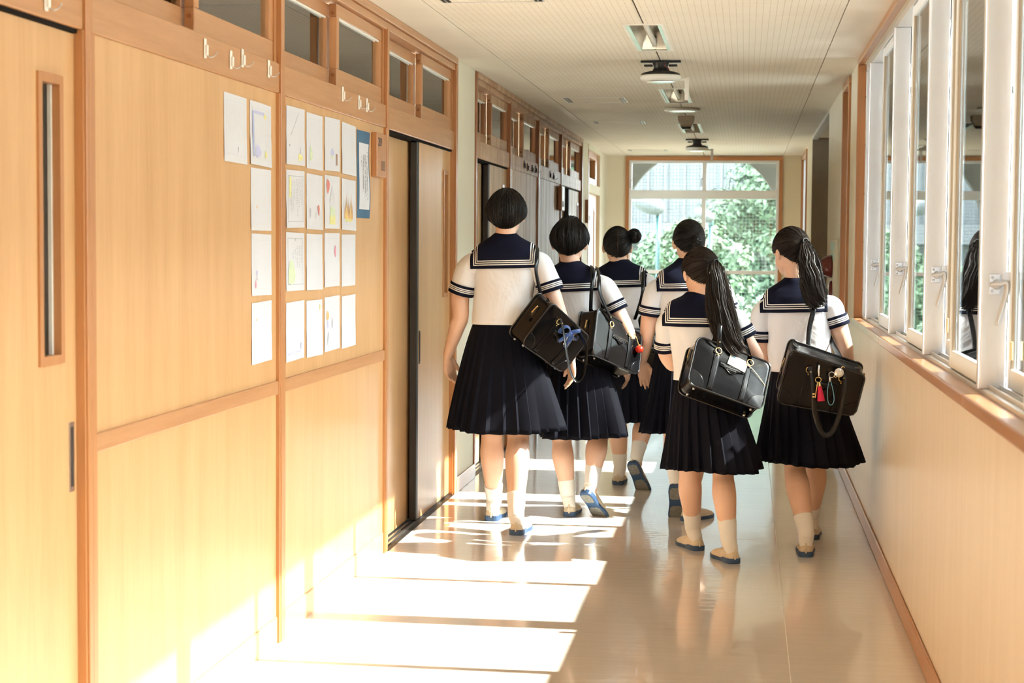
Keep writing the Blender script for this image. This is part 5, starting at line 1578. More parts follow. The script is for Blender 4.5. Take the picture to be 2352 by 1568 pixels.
        legs.append((side, kn, an, heel, f_, u_, g))
    remesh(V, Fc, 'body', M['skin'], t)
    # face details
    for sg in (-1, 1):
        V, Fc = ellip(hl(sg*0.031, 0.0905, -0.010), Vector((0.0125, 0.006, 0.0065))*hs, [], [], Rh, 16, 10); ey = mesh_obj('eye', V, Fc, M['eyewhite'], t, True)
        V, Fc = ellip(hl(sg*0.031, 0.0945, -0.010), Vector((0.0058, 0.0028, 0.0060))*hs, [], [], Rh, 14, 8); mesh_obj('iris', V, Fc, M['black'], ey, True)
        tube_obj('eyebrow', [hl(sg*0.016, 0.094, 0.010), hl(sg*0.032, 0.093, 0.015), hl(sg*0.050, 0.083, 0.010)], [(0.003, 0.002)]*3, M['hair'], t, 8, 3)
    tube_obj('mouth', [hl(-0.020, 0.086, -0.068), hl(0, 0.096, -0.066), hl(0.020, 0.086, -0.068)], [(0.003, 0.003), (0.006, 0.005), (0.003, 0.003)], M['lip'], t, 8, 3)
    make_hair(P, t, hc, Rh, P['hair'], hs, M[P.get('hair_mat', 'hair')])
    # ---------------------------------------------------------------- socks and shoes
    for side, kn, an, heel, f_, u_, g in legs:
        hf = heel+f_*0.038*s+u_.normalized()*0.046*s
        up_ = (kn-an).normalized(); sl = P.get('sock', 0.075)
        V, Fc = tube([an+up_*sl, an+up_*sl*0.97, an+up_*sl*0.5, an, an.lerp(hf, 0.45), hf, hf+f_*0.07-u_.normalized()*0.010],
                     [(0.0435*g, 0.0435*g), (0.0460*g, 0.0460*g), (0.0425*g, 0.043*g), (0.0385*g, 0.040*g), (0.036*g, 0.040*g), (0.029*g, 0.029*g), (0.024*g, 0.020*g)], 20, 5, ax_h, True)
        V = [v+Vector((noise.noise(v*40), noise.noise(v*40+Vector((5, 5, 5))), 0))*0.0016 for v in V]
        mesh_obj('sock', V, Fc, M['sock'], t, True, 60)
        make_shoe(t, heel, f_, u_, s=P.get('shoe', s))
    # ---------------------------------------------------------------- pleated skirt
    wc = hem+Vector((0, 0, 0.030)); sk = vec(P['skirt']); shw_ = P['skirt_hw']; shd = P.get('skirt_hd', shw_*0.72)
    tilt = P.get('skirt_tilt', 0.0)
    npl = 26; V, Fc = [], []
    fr = [0.0, 0.30, 0.62, 0.80, 0.90]
    rows = 22
    sd = P['seed']
    for i in range(rows+1):
        f_ = i/rows
        c = wc.lerp(sk, f_)+Vector((0, 0, 0))
        w = hw*0.86+(shw_-hw*0.86)*(f_**0.80); d = 0.078*s+(shd-0.078*s)*(f_**0.78)
        for k_ in range(npl):
            for q in fr:
                th = 2*PI*(k_+q)/npl
                amp = 0.0005+0.019*min(1, f_*1.15)**1.3
                ro = amp*(q/0.80-0.5 if q <= 0.80 else 0.5-(q-0.80)/0.20)
                wave = 0.020*f_*f_*math.sin(3*th+sd)+0.013*f_*f_*math.sin(7*th+2*sd+0.6*k_%1)
                sw = 0.03*f_*math.sin(sd*1.7+k_*1.3)/npl*6
                th2 = th+sw*0.25
                cs, sn = math.cos(th2), math.sin(th2)
                e = 2.15
                p = c+ax_h*((w+ro+wave)*math.copysign(abs(cs)**(2/e), cs))+ay_h*((d+ro+wave)*math.copysign(abs(sn)**(2/e), sn))
                p.z += tilt*cs*f_ + 0.006*f_*math.sin(2*th+sd)-0.004*f_*(q if q < .8 else 0)
                V.append(p)
    n = npl*len(fr)
    for i in range(rows):
        for j in range(n): Fc.append((i*n+j, (i+1)*n+j, (i+1)*n+(j+1) % n, i*n+(j+1) % n))
    so = mesh_obj('pleated_skirt', V, Fc, M['skirt'], t, True, 28)
    md = so.modifiers.new('thick', 'SOLIDIFY'); md.thickness = 0.002; md.offset = -1
    return t

FLAT = (0, 0, 1)
def H(d, n, l, curl=0.45, spread=0.1): return dict(d=d, n=n, l=l, curl=curl, spread=spread)
PEOPLE = [
 dict(label='tall girl with a black bowl cut, walking leftmost beside the wooden door', seed=1, s=1.06, hs=1.05, yaw=0.02,
      nb=(-1.207, 8.75, 1.480), shL=(-1.372, 8.74, 1.398), shR=(-1.042, 8.74, 1.408), cuffL=(-1.436, 8.76, 1.190), cuffR=(-0.972, 8.74, 1.205),
      elL=(-1.432, 8.74, 1.075), wrL=(-1.508, 8.79, 0.868), elR=(-0.925, 8.74, 1.075), wrR=(-0.870, 8.80, 0.862),
      handL=H((0.10, 0.10, -1), (0.75, -0.55, 0), (0.55, 0.75, 0), 0.55), handR=H((0.08, 0.10, -1), (-0.75, -0.45, 0), (-0.45, 0.8, 0), 0.55),
      hem=(-1.222, 8.745, 1.038), hem_hw=0.155, col_w=0.172, col_drop=-0.120,
      head=(-1.203, 8.755, 1.607), head_yaw=0.03, head_pitch=-0.05, hair='bob',
      skirt=(-1.210, 8.745, 0.505), skirt_hw=0.292, skirt_hd=0.225,
      knL=(-1.278, 8.80, 0.475), anL=(-1.290, 8.985, 0.105), knR=(-1.130, 8.72, 0.475), anR=(-1.118, 8.565, 0.108),
      footL=((-1.297, 8.925, 0), (0.05, 1, 0), FLAT), footR=((-1.111, 8.505, 0), (0.06, 1, 0), FLAT), sock=0.095),
 dict(label='girl with cropped black hair, second from the left, right heel lifted', seed=2, s=1.0, hs=1.06, yaw=-0.06,
      nb=(-0.915, 9.19, 1.340), shL=(-1.075, 9.20, 1.268), shR=(-0.762, 9.17, 1.285), cuffL=(-1.130, 9.22, 1.075), cuffR=(-0.668, 9.17, 1.095),
      elL=(-1.115, 9.21, 0.965), wrL=(-1.09, 9.33, 0.775), elR=(-0.612, 9.18, 0.985), wrR=(-0.615, 9.32, 0.80),
      handL=H((0.0, 0.35, -1), (1, 0, 0), (0, 1, 0.3)), handR=H((0, 0.35, -1), (-1, 0, 0), (0, 1, 0.3)),
      hem=(-0.895, 9.19, 0.970), hem_hw=0.150, col_w=0.165, col_drop=-0.118, 
      head=(-0.925, 9.195, 1.468), head_yaw=0.0, head_pitch=-0.10, hair='crop',
      skirt=(-0.852, 9.19, 0.432), skirt_hw=0.232, skirt_hd=0.20,
      knL=(-0.960, 9.20, 0.415), anL=(-0.922, 9.195, 0.105), knR=(-0.765, 9.27, 0.425), anR=(-0.792, 9.155, 0.195),
      footL=((-0.909, 9.138, 0), (0.03, 1, 0), FLAT), footR=((-0.828, 9.085, 0.135), (0.36, 0.52, -0.62), (0.30, 0.72, 0.75)), sock=0.085),
 dict(label='girl with a side hair bun, half hidden mid-group, right foot kicked back', seed=3, s=1.0, hs=1.0, yaw=-0.10,
      nb=(-0.742, 10.40, 1.338), shL=(-0.900, 10.42, 1.262), shR=(-0.582, 10.38, 1.275), cuffL=(-0.945, 10.44, 1.07), cuffR=(-0.530, 10.40, 1.07),
      elL=(-0.935, 10.42, 0.96), wrL=(-0.915, 10.56, 0.78), elR=(-0.50, 10.40, 0.96), wrR=(-0.50, 10.55, 0.79),
      handL=H((0.0, 0.35, -1), (1, 0, 0), (0, 1, 0.3)), handR=H((0, 0.35, -1), (-1, 0, 0), (0, 1, 0.3)),
      hem=(-0.720, 10.40, 0.935), hem_hw=0.150, col_w=0.165, col_drop=-0.120,
      head=(-0.760, 10.40, 1.444), head_yaw=0.10, hair='bun', tie_dir=(0.85, -0.25, 0.45), buns=[((0.098, -0.022, 0.052), 0.042)], parting=True,
      skirt=(-0.720, 10.40, 0.392), skirt_hw=0.215, skirt_hd=0.19,
      knL=(-0.750, 10.45, 0.40), anL=(-0.733, 10.455, 0.105), knR=(-0.585, 10.42, 0.40), anR=(-0.618, 10.235, 0.205),
      footL=((-0.742, 10.40, 0), (0.0, 1, 0), FLAT), footR=((-0.650, 10.165, 0.165), (0.34, 0.30, -0.80), (0.25, 0.85, 0.42)), sock=0.08),
 dict(label='girl with pinned-up dark hair, half hidden behind the short ponytailed girl', seed=4, s=1.0, hs=1.0, yaw=0.10,
      nb=(-0.306, 9.30, 1.358), shL=(-0.470, 9.28, 1.262), shR=(-0.142, 9.32, 1.272), cuffL=(-0.502, 9.29, 1.070), cuffR=(-0.085, 9.33, 1.08),
      elL=(-0.515, 9.28, 0.962), wrL=(-0.540, 9.32, 0.815), elR=(-0.06, 9.32, 0.97), wrR=(-0.07, 9.45, 0.79),
      handL=H((0.16, 0.05, -1), (0.35, -0.95, 0), (0.95, 0.35, 0), 0.22, 0.14), handR=H((0, 0.35, -1), (-1, 0, 0), (0, 1, 0.3)),
      hem=(-0.315, 9.30, 0.965), hem_hw=0.150, col_w=0.168, col_drop=-0.118,
      head=(-0.300, 9.31, 1.472), head_yaw=0.18, head_pitch=-0.08, hair='updo', tie_dir=(0.25, -0.85, 0.05), buns=[((0.022, -0.098, -0.012), 0.030)],
      skirt=(-0.320, 9.30, 0.455), skirt_hw=0.205, skirt_hd=0.19,
      knL=(-0.372, 9.33, 0.42), anL=(-0.348, 9.225, 0.20), knR=(-0.235, 9.30, 0.42), anR=(-0.268, 9.16, 0.105),
      footL=((-0.352, 9.165, 0.175), (0.05, 0.30, -0.85), (0.0, 0.85, 0.40)), footR=((-0.300, 9.10, 0), (0.55, 0.80, 0), FLAT), sock=0.08),
 dict(label='short girl with a long ponytail and a shiny bag across her back', seed=5, s=0.95, hs=0.99, yaw=-0.12, lean=0.02, sleeveL=0.84, sleeveR=0.95, arm=0.9,
      nb=(-0.218, 8.10, 1.212), shL=(-0.366, 8.11, 1.150), shR=(-0.058, 8.07, 1.150), cuffL=(-0.366, 8.17, 0.952), cuffR=(0.002, 8.08, 1.022),
      elL=(-0.338, 8.20, 0.888), wrL=(-0.27, 8.36, 0.90), elR=(0.052, 8.09, 0.945), wrR=(0.075, 8.24, 0.80),
      handL=H((0.5, 0.8, 0.1), (0.8, -0.5, 0), (0, 0, 1), 0.6), handR=H((0, 0.35, -1), (-1, 0, 0), (0, 1, 0.3)),
      hem=(-0.180, 8.10, 0.822), hem_hw=0.146, col_w=0.158, col_drop=-0.122,
      head=(-0.205, 8.105, 1.330), head_yaw=0.42, head_pitch=-0.14, head_roll=-0.04, hair='pony', hair_mat='hair_b', tie_dir=(0.30, -0.90, 0.18),
      tail=[(-0.134, 7.985, 1.325), (-0.122, 7.962, 1.245), (-0.106, 7.950, 1.150), (-0.086, 7.940, 1.060), (-0.058, 7.932, 0.985), (-0.022, 7.93, 0.945)], tail_w=[0.012, 0.024, 0.040, 0.052, 0.058, 0.052], ntail=3000,
      skirt=(-0.132, 8.10, 0.410), skirt_hw=0.222, skirt_hd=0.20,
      knL=(-0.246, 8.15, 0.395), anL=(-0.230, 8.275, 0.100), knR=(-0.090, 8.07, 0.395), anR=(-0.058, 7.965, 0.102),
      footL=((-0.196, 8.225, 0), (-0.42, 0.90, 0), FLAT), footR=((-0.028, 7.915, 0), (-0.40, 0.92, 0), FLAT), sock=0.095),
 dict(label='girl with a ponytail walking nearest the windows, head turned left', seed=6, s=0.98, hs=1.0, yaw=-0.05, sleeveL=0.92, sleeveR=0.95,
      nb=(0.238, 8.40, 1.278), shL=(0.085, 8.41, 1.196), shR=(0.392, 8.39, 1.206), cuffL=(0.072, 8.43, 0.990), cuffR=(0.440, 8.40, 1.070),
      elL=(0.090, 8.46, 0.885), wrL=(0.135, 8.62, 0.80), elR=(0.470, 8.40, 0.985), wrR=(0.505, 8.47, 0.80),
      handL=H((0.2, 0.8, -0.4), (0.9, -0.2, 0), (0, 0.3, 1), 0.5), handR=H((0.1, 0.3, -1), (-1, 0, 0), (0, 1, 0.3)),
      hem=(0.272, 8.40, 0.848), hem_hw=0.152, col_w=0.158, col_drop=-0.118, col_dx=-0.01,
      head=(0.216, 8.405, 1.428), head_yaw=0.55, head_pitch=-0.12, hair='pony', hair_mat='hair_b', tie_dir=(0.05, -0.95, 0.22),
      tail=[(0.288, 8.285, 1.390), (0.300, 8.262, 1.330), (0.312, 8.252, 1.265), (0.332, 8.250, 1.200), (0.352, 8.255, 1.160)], tail_w=[0.012, 0.026, 0.041, 0.048, 0.050, 0.040], ntail=2400,
      skirt=(0.320, 8.40, 0.415), skirt_hw=0.243, skirt_hd=0.20,
      knL=(0.243, 8.35, 0.40), anL=(0.300, 8.20, 0.105), knR=(0.352, 8.47, 0.40), anR=(0.340, 8.695, 0.105),
      footL=((0.298, 8.142, 0), (0.02, 1, 0), FLAT), footR=((0.345, 8.635, 0), (0.05, 1, 0), FLAT), sock=0.085),
]
for P_ in PEOPLE: make_person(P_)
# ================================================================== school bags
def leather_mat():
    m, nt, b = mat_new('black_grained_leather')
    v = coords(nt, (1, 1, 1), rnd=True)
    f = noise_tex(nt, v, 420, 2); f2 = noise_tex(nt, v, 14, 3)
    nt.links.new(ramp(nt, f2, [(0.3, (0.003, 0.003, 0.0035)), (0.7, (0.005, 0.005, 0.006))]), b.inputs['Base Color'])
    r = node(nt, 'ShaderNodeMapRange'); r.inputs[3].default_value = 0.13; r.inputs[4].default_value = 0.24
    nt.links.new(f2, r.inputs[0]); nt.links.new(r.outputs[0], b.inputs['Roughness'])
    setp(b, Specular_IOR_Level=0.30, Coat_Weight=0.10, Coat_Roughness=0.14)
    bump(nt, b, f, 0.05, 0.001)
    return m
M['leather'] = leather_mat()
M['strap'] = plain('black_strap_leather', (0.005, 0.005, 0.006), 0.26, spec=0.30)
M['piping'] = plain('glossy_black_piping', (0.012, 0.012, 0.014), 0.16, spec=0.6, coat=0.4)
BL, BH, BD = 0.365, 0.245, 0.125
def bag_body(seed, soft=0.012, peak=0.0):
    V, Fc = [], []
    n = 56; rc = 0.038
    prof = []
    for k in range(4):
        cx = (BL/2-rc)*(1 if k in (0, 3) else -1); cz = (BH/2-rc)*(1 if k in (0, 1) else -1)
        for j in range(n//4):
            a = k*PI/2+(PI/2)*j/(n//4-1)
            prof.append((cx+rc*math.cos(a), cz+rc*math.sin(a)))
    n = len(prof)
    def sag(x, y, z):
        q = 0.006*noise.noise(Vector((x*9+seed, y*9, z*9)))
        zt = max(0, z/(BH/2)); xr = x/(BL/2)
        zz = z-soft*(1-xr*xr)*zt+peak*zt*max(0, -xr)**2-peak*0.5*zt*max(0, xr)          # soft top sinks in the middle
        x = x*(1-0.35*peak*zt)
        return Vector((x+q*0.4, y+q, zz+q*0.5))
    rows = []
    bul = 0.014
    for sc, yy in ((0.0, -BD/2-bul), (0.25, -BD/2-bul*0.94), (0.5, -BD/2-bul*0.76), (0.75, -BD/2-bul*0.42), (0.93, -BD/2-bul*0.12), (0.985, -BD/2-0.001), (1.0, -BD/2+0.002),
                   (0.99, -BD/4), (0.985, 0), (0.99, BD/4), (1.0, BD/2-0.002), (0.985, BD/2+0.001), (0.93, BD/2+bul*0.12), (0.6, BD/2+bul*0.6), (0.3, BD/2+bul*0.9), (0.0, BD/2+bul)):
        rows.append([sag(p[0]*sc, yy, p[1]*sc) for p in prof])
    for r in rows: V += r
    for i in range(len(rows)-1):
        for j in range(n): Fc.append((i*n+j, i*n+(j+1) % n, (i+1)*n+(j+1) % n, (i+1)*n+j))
    return V, Fc, prof, sag
def front_y(x, z):
    r = max(abs(x)/(BL/2), abs(z)/(BH/2)); r = min(1, r)
    return -BD/2-0.014*(1-r*r)
def strip_on_front(x0, x1, z0, z1, nx, nz, off, sag, edge=0.003):
    V, Fc = [], []
    for j in range(nz+1):
        for i in range(nx+1):
            x = x0+(x1-x0)*i/nx; z = z0+(z1-z0)*j/nz
            V.append(sag(x, front_y(x, z), z)+Vector((0, -off, 0)))
    for j in range(nz):
        for i in range(nx): a = j*(nx+1)+i; Fc.append((a, a+1, a+nx+2, a+nx+1))
    return V, Fc
def ring_pts(c, r, axis='y', n=16, sx=1.0):
    out = []
    for i in range(n+1):
        a = 2*PI*i/n
        out.append(Vector(c)+Vector((r*sx*math.cos(a), 0, r*math.sin(a))))
    return out
def make_bag(label, bl, U, N, seed, handles=(), soft=0.012, peak=0.0):
    U = vec(U).normalized(); N = vec(N); N = (N-U*N.dot(U)).normalized(); Vv = N.cross(U)
    C = vec(bl)+U*BL/2+Vv*BH/2-N*BD/2
    Mx = Matrix(((U.x, -N.x, Vv.x, C.x), (U.y, -N.y, Vv.y, C.y), (U.z, -N.z, Vv.z, C.z), (0, 0, 0, 1)))
    t = bpy.data.objects.new('school_bag', None); COL.objects.link(t); t.matrix_world = Mx
    tag(t, label, 'bag', 'black leather school bags')
    V, Fc, prof, sag = bag_body(seed, soft, peak)
    mesh_obj('bag_body', V, Fc, M['leather'], t, True, 55)
    for yy in (-BD/2, BD/2):
        pts = [sag(p[0]*1.004, yy, p[1]*1.006) for p in prof]; pts.append(pts[0])
        Vt, Ft = tube(pts, [0.0042]*len(pts), 8, 1, Vector((0, 1, 0)), False); mesh_obj('piping', Vt, Ft, M['piping'], t, True)
    for sx in (-1, 1):
        xc = sx*0.078
        Vt, Ft = strip_on_front(xc-0.0135, xc+0.0135, -BH/2+0.004, 0.075, 4, 14, 0.0035, sag)
        b_ = mesh_obj('front_band', Vt, Ft, M['strap'], t, True); md = b_.modifiers.new('thick', 'SOLIDIFY'); md.thickness = 0.003; md.offset = -1
        for ex in (-0.0118, 0.0118):
            pts = [sag(xc+ex, front_y(xc, z), z)+Vector((0, -0.0042, 0)) for z in np.linspace(-BH/2+0.006, 0.072, 10)]
            Vt, Ft = tube(pts, [0.0008]*10, 5, 1, Vector((1, 0, 0))); mesh_obj('stitching', Vt, Ft, M['piping'], b_, True)
        c = sag(xc, front_y(xc, 0.083), 0.083)+Vector((0, -0.008, 0))
        Vt, Ft = tube(ring_pts(c, 0.0145), [0.0028]*17, 8, 1, Vector((0, 1, 0)), False); mesh_obj('metal_ring', Vt, Ft, M['gold'], t, True)
        Vt, Ft = tube([c+Vector((0, -0.001, -0.022)), c+Vector((0, -0.0045, -0.022))], [0.0042, 0.003], 10, 1); mesh_obj('rivet', Vt, Ft, M['gold'], t, True)
        # corner patch
        Vt, Ft = [], []
        k = 10
        cx, cz = sx*(BL/2-0.004), -BH/2+0.004
        Vt.append(sag(cx*0.985, front_y(cx, cz), cz*0.985)+Vector((0, -0.003, 0)))
        for i in range(k+1):
            a = PI/2*i/k; x = cx-sx*0.068*math.cos(a); z = cz+0.068*math.sin(a)
            Vt.append(sag(x, front_y(x, z), z)+Vector((0, -0.0032, 0)))
        if sx > 0: Ft = [(0, i+1, i+2) for i in range(k)]
        else: Ft = [(0, i+2, i+1) for i in range(k)]
        cp = mesh_obj('corner_patch', Vt, Ft, M['strap'], t, True)
        Vt2, Ft2 = tube(Vt[1:], [0.0014]*(k+1), 6, 1, Vector((0, 1, 0))); mesh_obj('patch_seam', Vt2, Ft2, M['piping'], cp, True)
    # wavy pocket flap with pressed lettering
    Vt, Ft = [], []
    k = 16
    for i in range(k+1):
        u = i/k; x = -0.062+0.124*u
        zt = 0.034; zb = 0.012-0.026*math.exp(-((u-0.5)/0.22)**2)
        for q in (0.0, 0.5, 1.0):
            z = zt+(zb-zt)*q; Vt.append(sag(x, front_y(x, z), z)+Vector((0, -0.0045, 0)))
    for i in range(k):
        for q in range(2): a = i*3+q; Ft.append((a, a+1, a+4, a+3))
    fl = mesh_obj('pocket_flap', Vt, Ft, M['strap'], t, True); md = fl.modifiers.new('thick', 'SOLIDIFY'); md.thickness = 0.003; md.offset = -1
    Vt2, Ft2 = tube([Vt[i*3+2]+Vector((0, -0.001, 0)) for i in range(k+1)], [0.0013]*(k+1), 6, 1, Vector((0, 1, 0))); mesh_obj('flap_edge', Vt2, Ft2, M['piping'], fl, True)
    Vt2, Ft2 = [], []
    rg = random.Random(seed)
    for (zc_, x0, x1) in ((0.024, -0.014, 0.014), (0.014, -0.040, 0.040), (0.005, -0.022, 0.022)):
        x = x0
        while x < x1:
            w = rg.uniform(0.0015, 0.004); b0 = len(Vt2); h = rg.uniform(0.0015, 0.0028)
            for (xx, zz) in ((x, zc_-h), (x+w, zc_-h), (x+w, zc_+h), (x, zc_+h)): Vt2.append(sag(xx, front_y(xx, zz), zz)+Vector((0, -0.0056, 0)))
            Ft2.append((b0, b0+1, b0+2, b0+3)); x += w+0.0016
    lt = mesh_obj('pressed_lettering', Vt2, Ft2, M['black'], fl); lt['kind'] = 'stuff'
    # zip along the top
    Vt, Ft = [], []
    for i in range(25):
        x = -BL/2+0.012+(BL-0.024)*i/24
        p = sag(x, 0, BH/2*0.985); Vt += [p+Vector((0, -0.010, 0.0012)), p+Vector((0, 0.010, 0.0012))]
    Ft = [(2*i, 2*i+2, 2*i+3, 2*i+1) for i in range(24)]
    zp = mesh_obj('zip', Vt, Ft, M['rubber'], t, True)
    for sx in (-1, 1):
        # zip carries on down the end panel, with a brass pull
        Vt = [Vector((sx*(BL/2*0.992+0.0012), y, z)) for z in np.linspace(BH/2-0.045, 0.02, 6) for y in (-0.010, 0.010)]
        Ft = [(2*i, 2*i+2, 2*i+3, 2*i+1) for i in range(5)]
        mesh_obj('end_zip', Vt, Ft, M['rubber'], t)
        x = sx*(BL/2+0.004)
        Vt, Ft = tube([(x, 0, 0.075), (x+sx*0.003, 0.001, 0.055), (x+sx*0.004, 0.003, 0.030)], [(0.006, 0.003), (0.004, 0.002), (0.006, 0.002)], 8, 3, Vector((0, 1, 0))); mesh_obj('zip_pull', Vt, Ft, M['gold'], t, True)
        boxl = [(x-0.002 if sx > 0 else x-0.003, x+0.003 if sx > 0 else x+0.002, -0.012, 0.012, -0.010, 0.010)]
        bm = bmesh.new(); box_bm(bm, *boxl[0], bev=0.001); bm_obj('end_tab', bm, M['strap'], t)
        for yy in (-0.038, 0.038):
            Vt, Ft = tube([(sx*0.140, yy, -BH/2*0.985), (sx*0.140, yy, -BH/2-0.008)], [0.007, 0.005], 12, 1); mesh_obj('bottom_stud', Vt, Ft, M['steel'], t, True)
    # handles: paths in world space, taken into the bag's own frame; 'ring' entries attach to the rings
    inv = Mx.inverted()
    for hd in handles:
        pts = []
        for q in hd['pts']:
            if q in ('fl', 'fr', 'bl', 'br'):
                sx = -1 if q[1] == 'l' else 1; sy = -1 if q[0] == 'f' else 1
                c = Vector((sx*0.078, front_y(sx*0.078, 0.083)-0.008 if sy < 0 else BD/2+0.012, 0.092)); pts.append(c)
            else: pts.append(inv @ vec(q))
        Vt, Ft = tube(pts, [(0.0115, 0.0032)]*len(pts), 10, 6, Vector((1, 0, 0)))
        ho = mesh_obj('handle', Vt, Ft, M['strap'], t, True, 50)
        for e, nx_ in ((0, 1), (-1, -2)):
            if hd['pts'][e] in ('fl', 'fr'):
                d = (pts[nx_]-pts[e]).normalized(); c = pts[e]+d*0.024
                Vt, Ft = tube([c+Vector((0, -0.003, 0)), c+Vector((0, -0.0065, 0))], [0.0045, 0.003], 10, 1); mesh_obj('rivet', Vt, Ft, M['gold'], ho, True)
    return t, Mx
bagA, MA = make_bag('black leather bag tilted on its corner under the tall girl\'s right arm', (-1.088, 8.49, 0.955), (0.485, 0.745, -0.445), (0.655, -0.640, -0.395), 3,
    [dict(pts=['bl', (-1.030, 8.60, 1.30), (-1.028, 8.63, 1.375), (-1.040, 8.72, 1.428), (-1.050, 8.80, 1.40), (-1.02, 8.86, 1.30), 'br']),
     dict(pts=['fl', (-0.872, 8.50, 0.96), (-0.848, 8.48, 0.84), (-0.812, 8.48, 0.772), (-0.778, 8.50, 0.82), (-0.772, 8.54, 0.94), 'fr'])], soft=0.02, peak=0.02)
bagB, MB_ = make_bag('black leather bag at the crop-haired girl\'s side, front facing the windows', (-0.772, 8.90, 0.880), (0.60, 0.72, -0.33), (0.66, -0.64, 0.22), 5,
    [dict(pts=['fl', (-0.742, 8.99, 1.19), (-0.752, 9.03, 1.265), (-0.770, 9.12, 1.318), (-0.775, 9.20, 1.312), (-0.74, 9.28, 1.24), 'fr']),
     dict(pts=['bl', (-0.795, 9.05, 1.18), (-0.790, 9.06, 1.26), (-0.800, 9.13, 1.325), (-0.805, 9.21, 1.318), (-0.79, 9.28, 1.24), 'br'])], soft=0.02, peak=0.03)
bagC, MC_ = make_bag('black school bag half hidden behind the pinned-up-haired girl\'s hanging hand', (-0.700, 10.17, 0.72), (0.80, 0.55, -0.12), (0.50, -0.85, 0.05), 7,
    [dict(pts=['bl', (-0.603, 10.24, 1.13), (-0.597, 10.26, 1.22), (-0.600, 10.36, 1.292), (-0.600, 10.43, 1.28), (-0.57, 10.48, 1.2), 'br']), dict(pts=['fl', (-0.60, 10.10, 1.02), (-0.53, 10.12, 1.04), 'fr'])])
bagE, ME_ = make_bag('shiny black bag with a card in its pocket on the short girl\'s back', (-0.250, 7.76, 0.834), (0.906, 0.25, -0.343), (0.36, -0.82, 0.42), 9,
    [dict(pts=['fl', (-0.112, 7.885, 1.06), (-0.104, 7.93, 1.115), (-0.088, 8.01, 1.185), (-0.075, 8.08, 1.188), (-0.03, 8.13, 1.10), 'fr']),
     dict(pts=['bl', (-0.095, 7.985, 1.12), (-0.075, 8.04, 1.18), (-0.062, 8.10, 1.18), (-0.02, 8.15, 1.10), 'br'])])
bagF, MF_ = make_bag('black bag with key charms behind the girl nearest the windows', (0.152, 8.12, 0.724), (0.972, 0.10, -0.18), (0.08, -0.93, -0.36), 11,
    [dict(pts=['bl', (0.300, 8.235, 1.06), (0.318, 8.25, 1.146), (0.335, 8.32, 1.212), (0.345, 8.39, 1.218), (0.37, 8.46, 1.15), (0.40, 8.40, 1.02), 'br']),
     dict(pts=['fl', (0.315, 8.03, 0.80), (0.325, 8.03, 0.68), (0.360, 8.03, 0.592), (0.402, 8.03, 0.600), (0.440, 8.03, 0.70), (0.455, 8.03, 0.80), 'fr'])], soft=0.022, peak=0.045)

# ------------------------------------------------------------------ things hanging from the bags
M['redtassel'] = plain('crimson_tassel', (0.62, 0.01, 0.06), 0.6)
M['skyloop'] = plain('sky_blue_strap', (0.16, 0.42, 0.55), 0.55)
M['blueribbon'] = plain('dark_blue_ribbon', (0.02, 0.07, 0.26), 0.45, sheen=0.3)
yk = 8.022
kt = empty('key_charm', (0.336, yk, 0.74), 'brass key and crimson tassel hanging from the bag nearest the windows', 'key charm')
tube_obj('clasp', [(0.338, yk+0.012, 0.905), (0.337, yk+0.004, 0.88), (0.338, yk, 0.855)], [0.004, 0.006, 0.004], M['chrome'], kt, 8, 3)
V, Fc = tube([Vector((0.336+0.013*math.cos(a), yk, 0.838+0.012*math.sin(a))) for a in np.linspace(0, 2*PI, 17)], [0.0017]*17, 8, 1, Vector((0, 1, 0)), False); mesh_obj('key_ring', V, Fc, M['gold'], kt, True)
tube_obj('key_shank', [(0.333, yk, 0.826), (0.328, yk-0.001, 0.79), (0.324, yk-0.001, 0.755)], [0.003, 0.003, 0.003], M['gold'], kt, 8, 2)
boxes('key_bit', [(0.311, 0.3205, yk-0.003, yk+0.001, 0.757, 0.763), (0.311, 0.3215, yk-0.003, yk+0.001, 0.770, 0.776)], M['gold'], kt)
V, Fc = tube([(0.341, yk-0.004, 0.828), (0.342, yk-0.004, 0.818), (0.343, yk-0.004, 0.808)], [0.004, 0.0065, 0.007], 12, 3); mesh_obj('tassel_cap', V, Fc, M['gold'], kt, True)
V, Fc = tube([(0.343, yk-0.004, 0.808), (0.345, yk-0.004, 0.79), (0.348, yk-0.004, 0.765), (0.350, yk-0.004, 0.742)], [0.008, 0.011, 0.0145, 0.017], 26, 3)
cc = Vector((0.346, yk-0.004, 0)); V = [Vector((cc.x+(v.x-cc.x)*(1+0.07*math.sin(13*math.atan2(v.y-cc.y, v.x-cc.x))), cc.y+(v.y-cc.y)*(1+0.07*math.sin(13*math.atan2(v.y-cc.y, v.x-cc.x))), v.z)) for v in V]
mesh_obj('tassel', V, Fc, M['redtassel'], kt, True, 60)
bl_ = empty('wrist_loop', (0.398, yk, 0.72), 'sky blue wrist loop hanging from the bag nearest the windows', 'strap')
tube_obj('loop_strap', [(0.386, yk, 0.838), (0.378, yk-0.002, 0.79), (0.382, yk-0.003, 0.738), (0.396, yk-0.003, 0.724), (0.408, yk-0.002, 0.745), (0.403, yk-0.001, 0.79), (0.390, yk, 0.838)], [(0.0016, 0.005)]*7, M['skyloop'], bl_, 8, 5, Vector((1, 0, 0)))
V, Fc = tube([(0.388, yk, 0.850), (0.388, yk, 0.830)], [0.006, 0.006], 10, 1); mesh_obj('loop_ferrule', V, Fc, M['chrome'], bl_, True)
V, Fc = tube([Vector((0.396+0.013*math.cos(a), yk, 0.862+0.013*math.sin(a))) for a in np.linspace(0, 2*PI, 17)], [0.0014]*17, 8, 1, Vector((0, 1, 0)), False); mesh_obj('split_ring', V, Fc, M['chrome'], bl_, True)
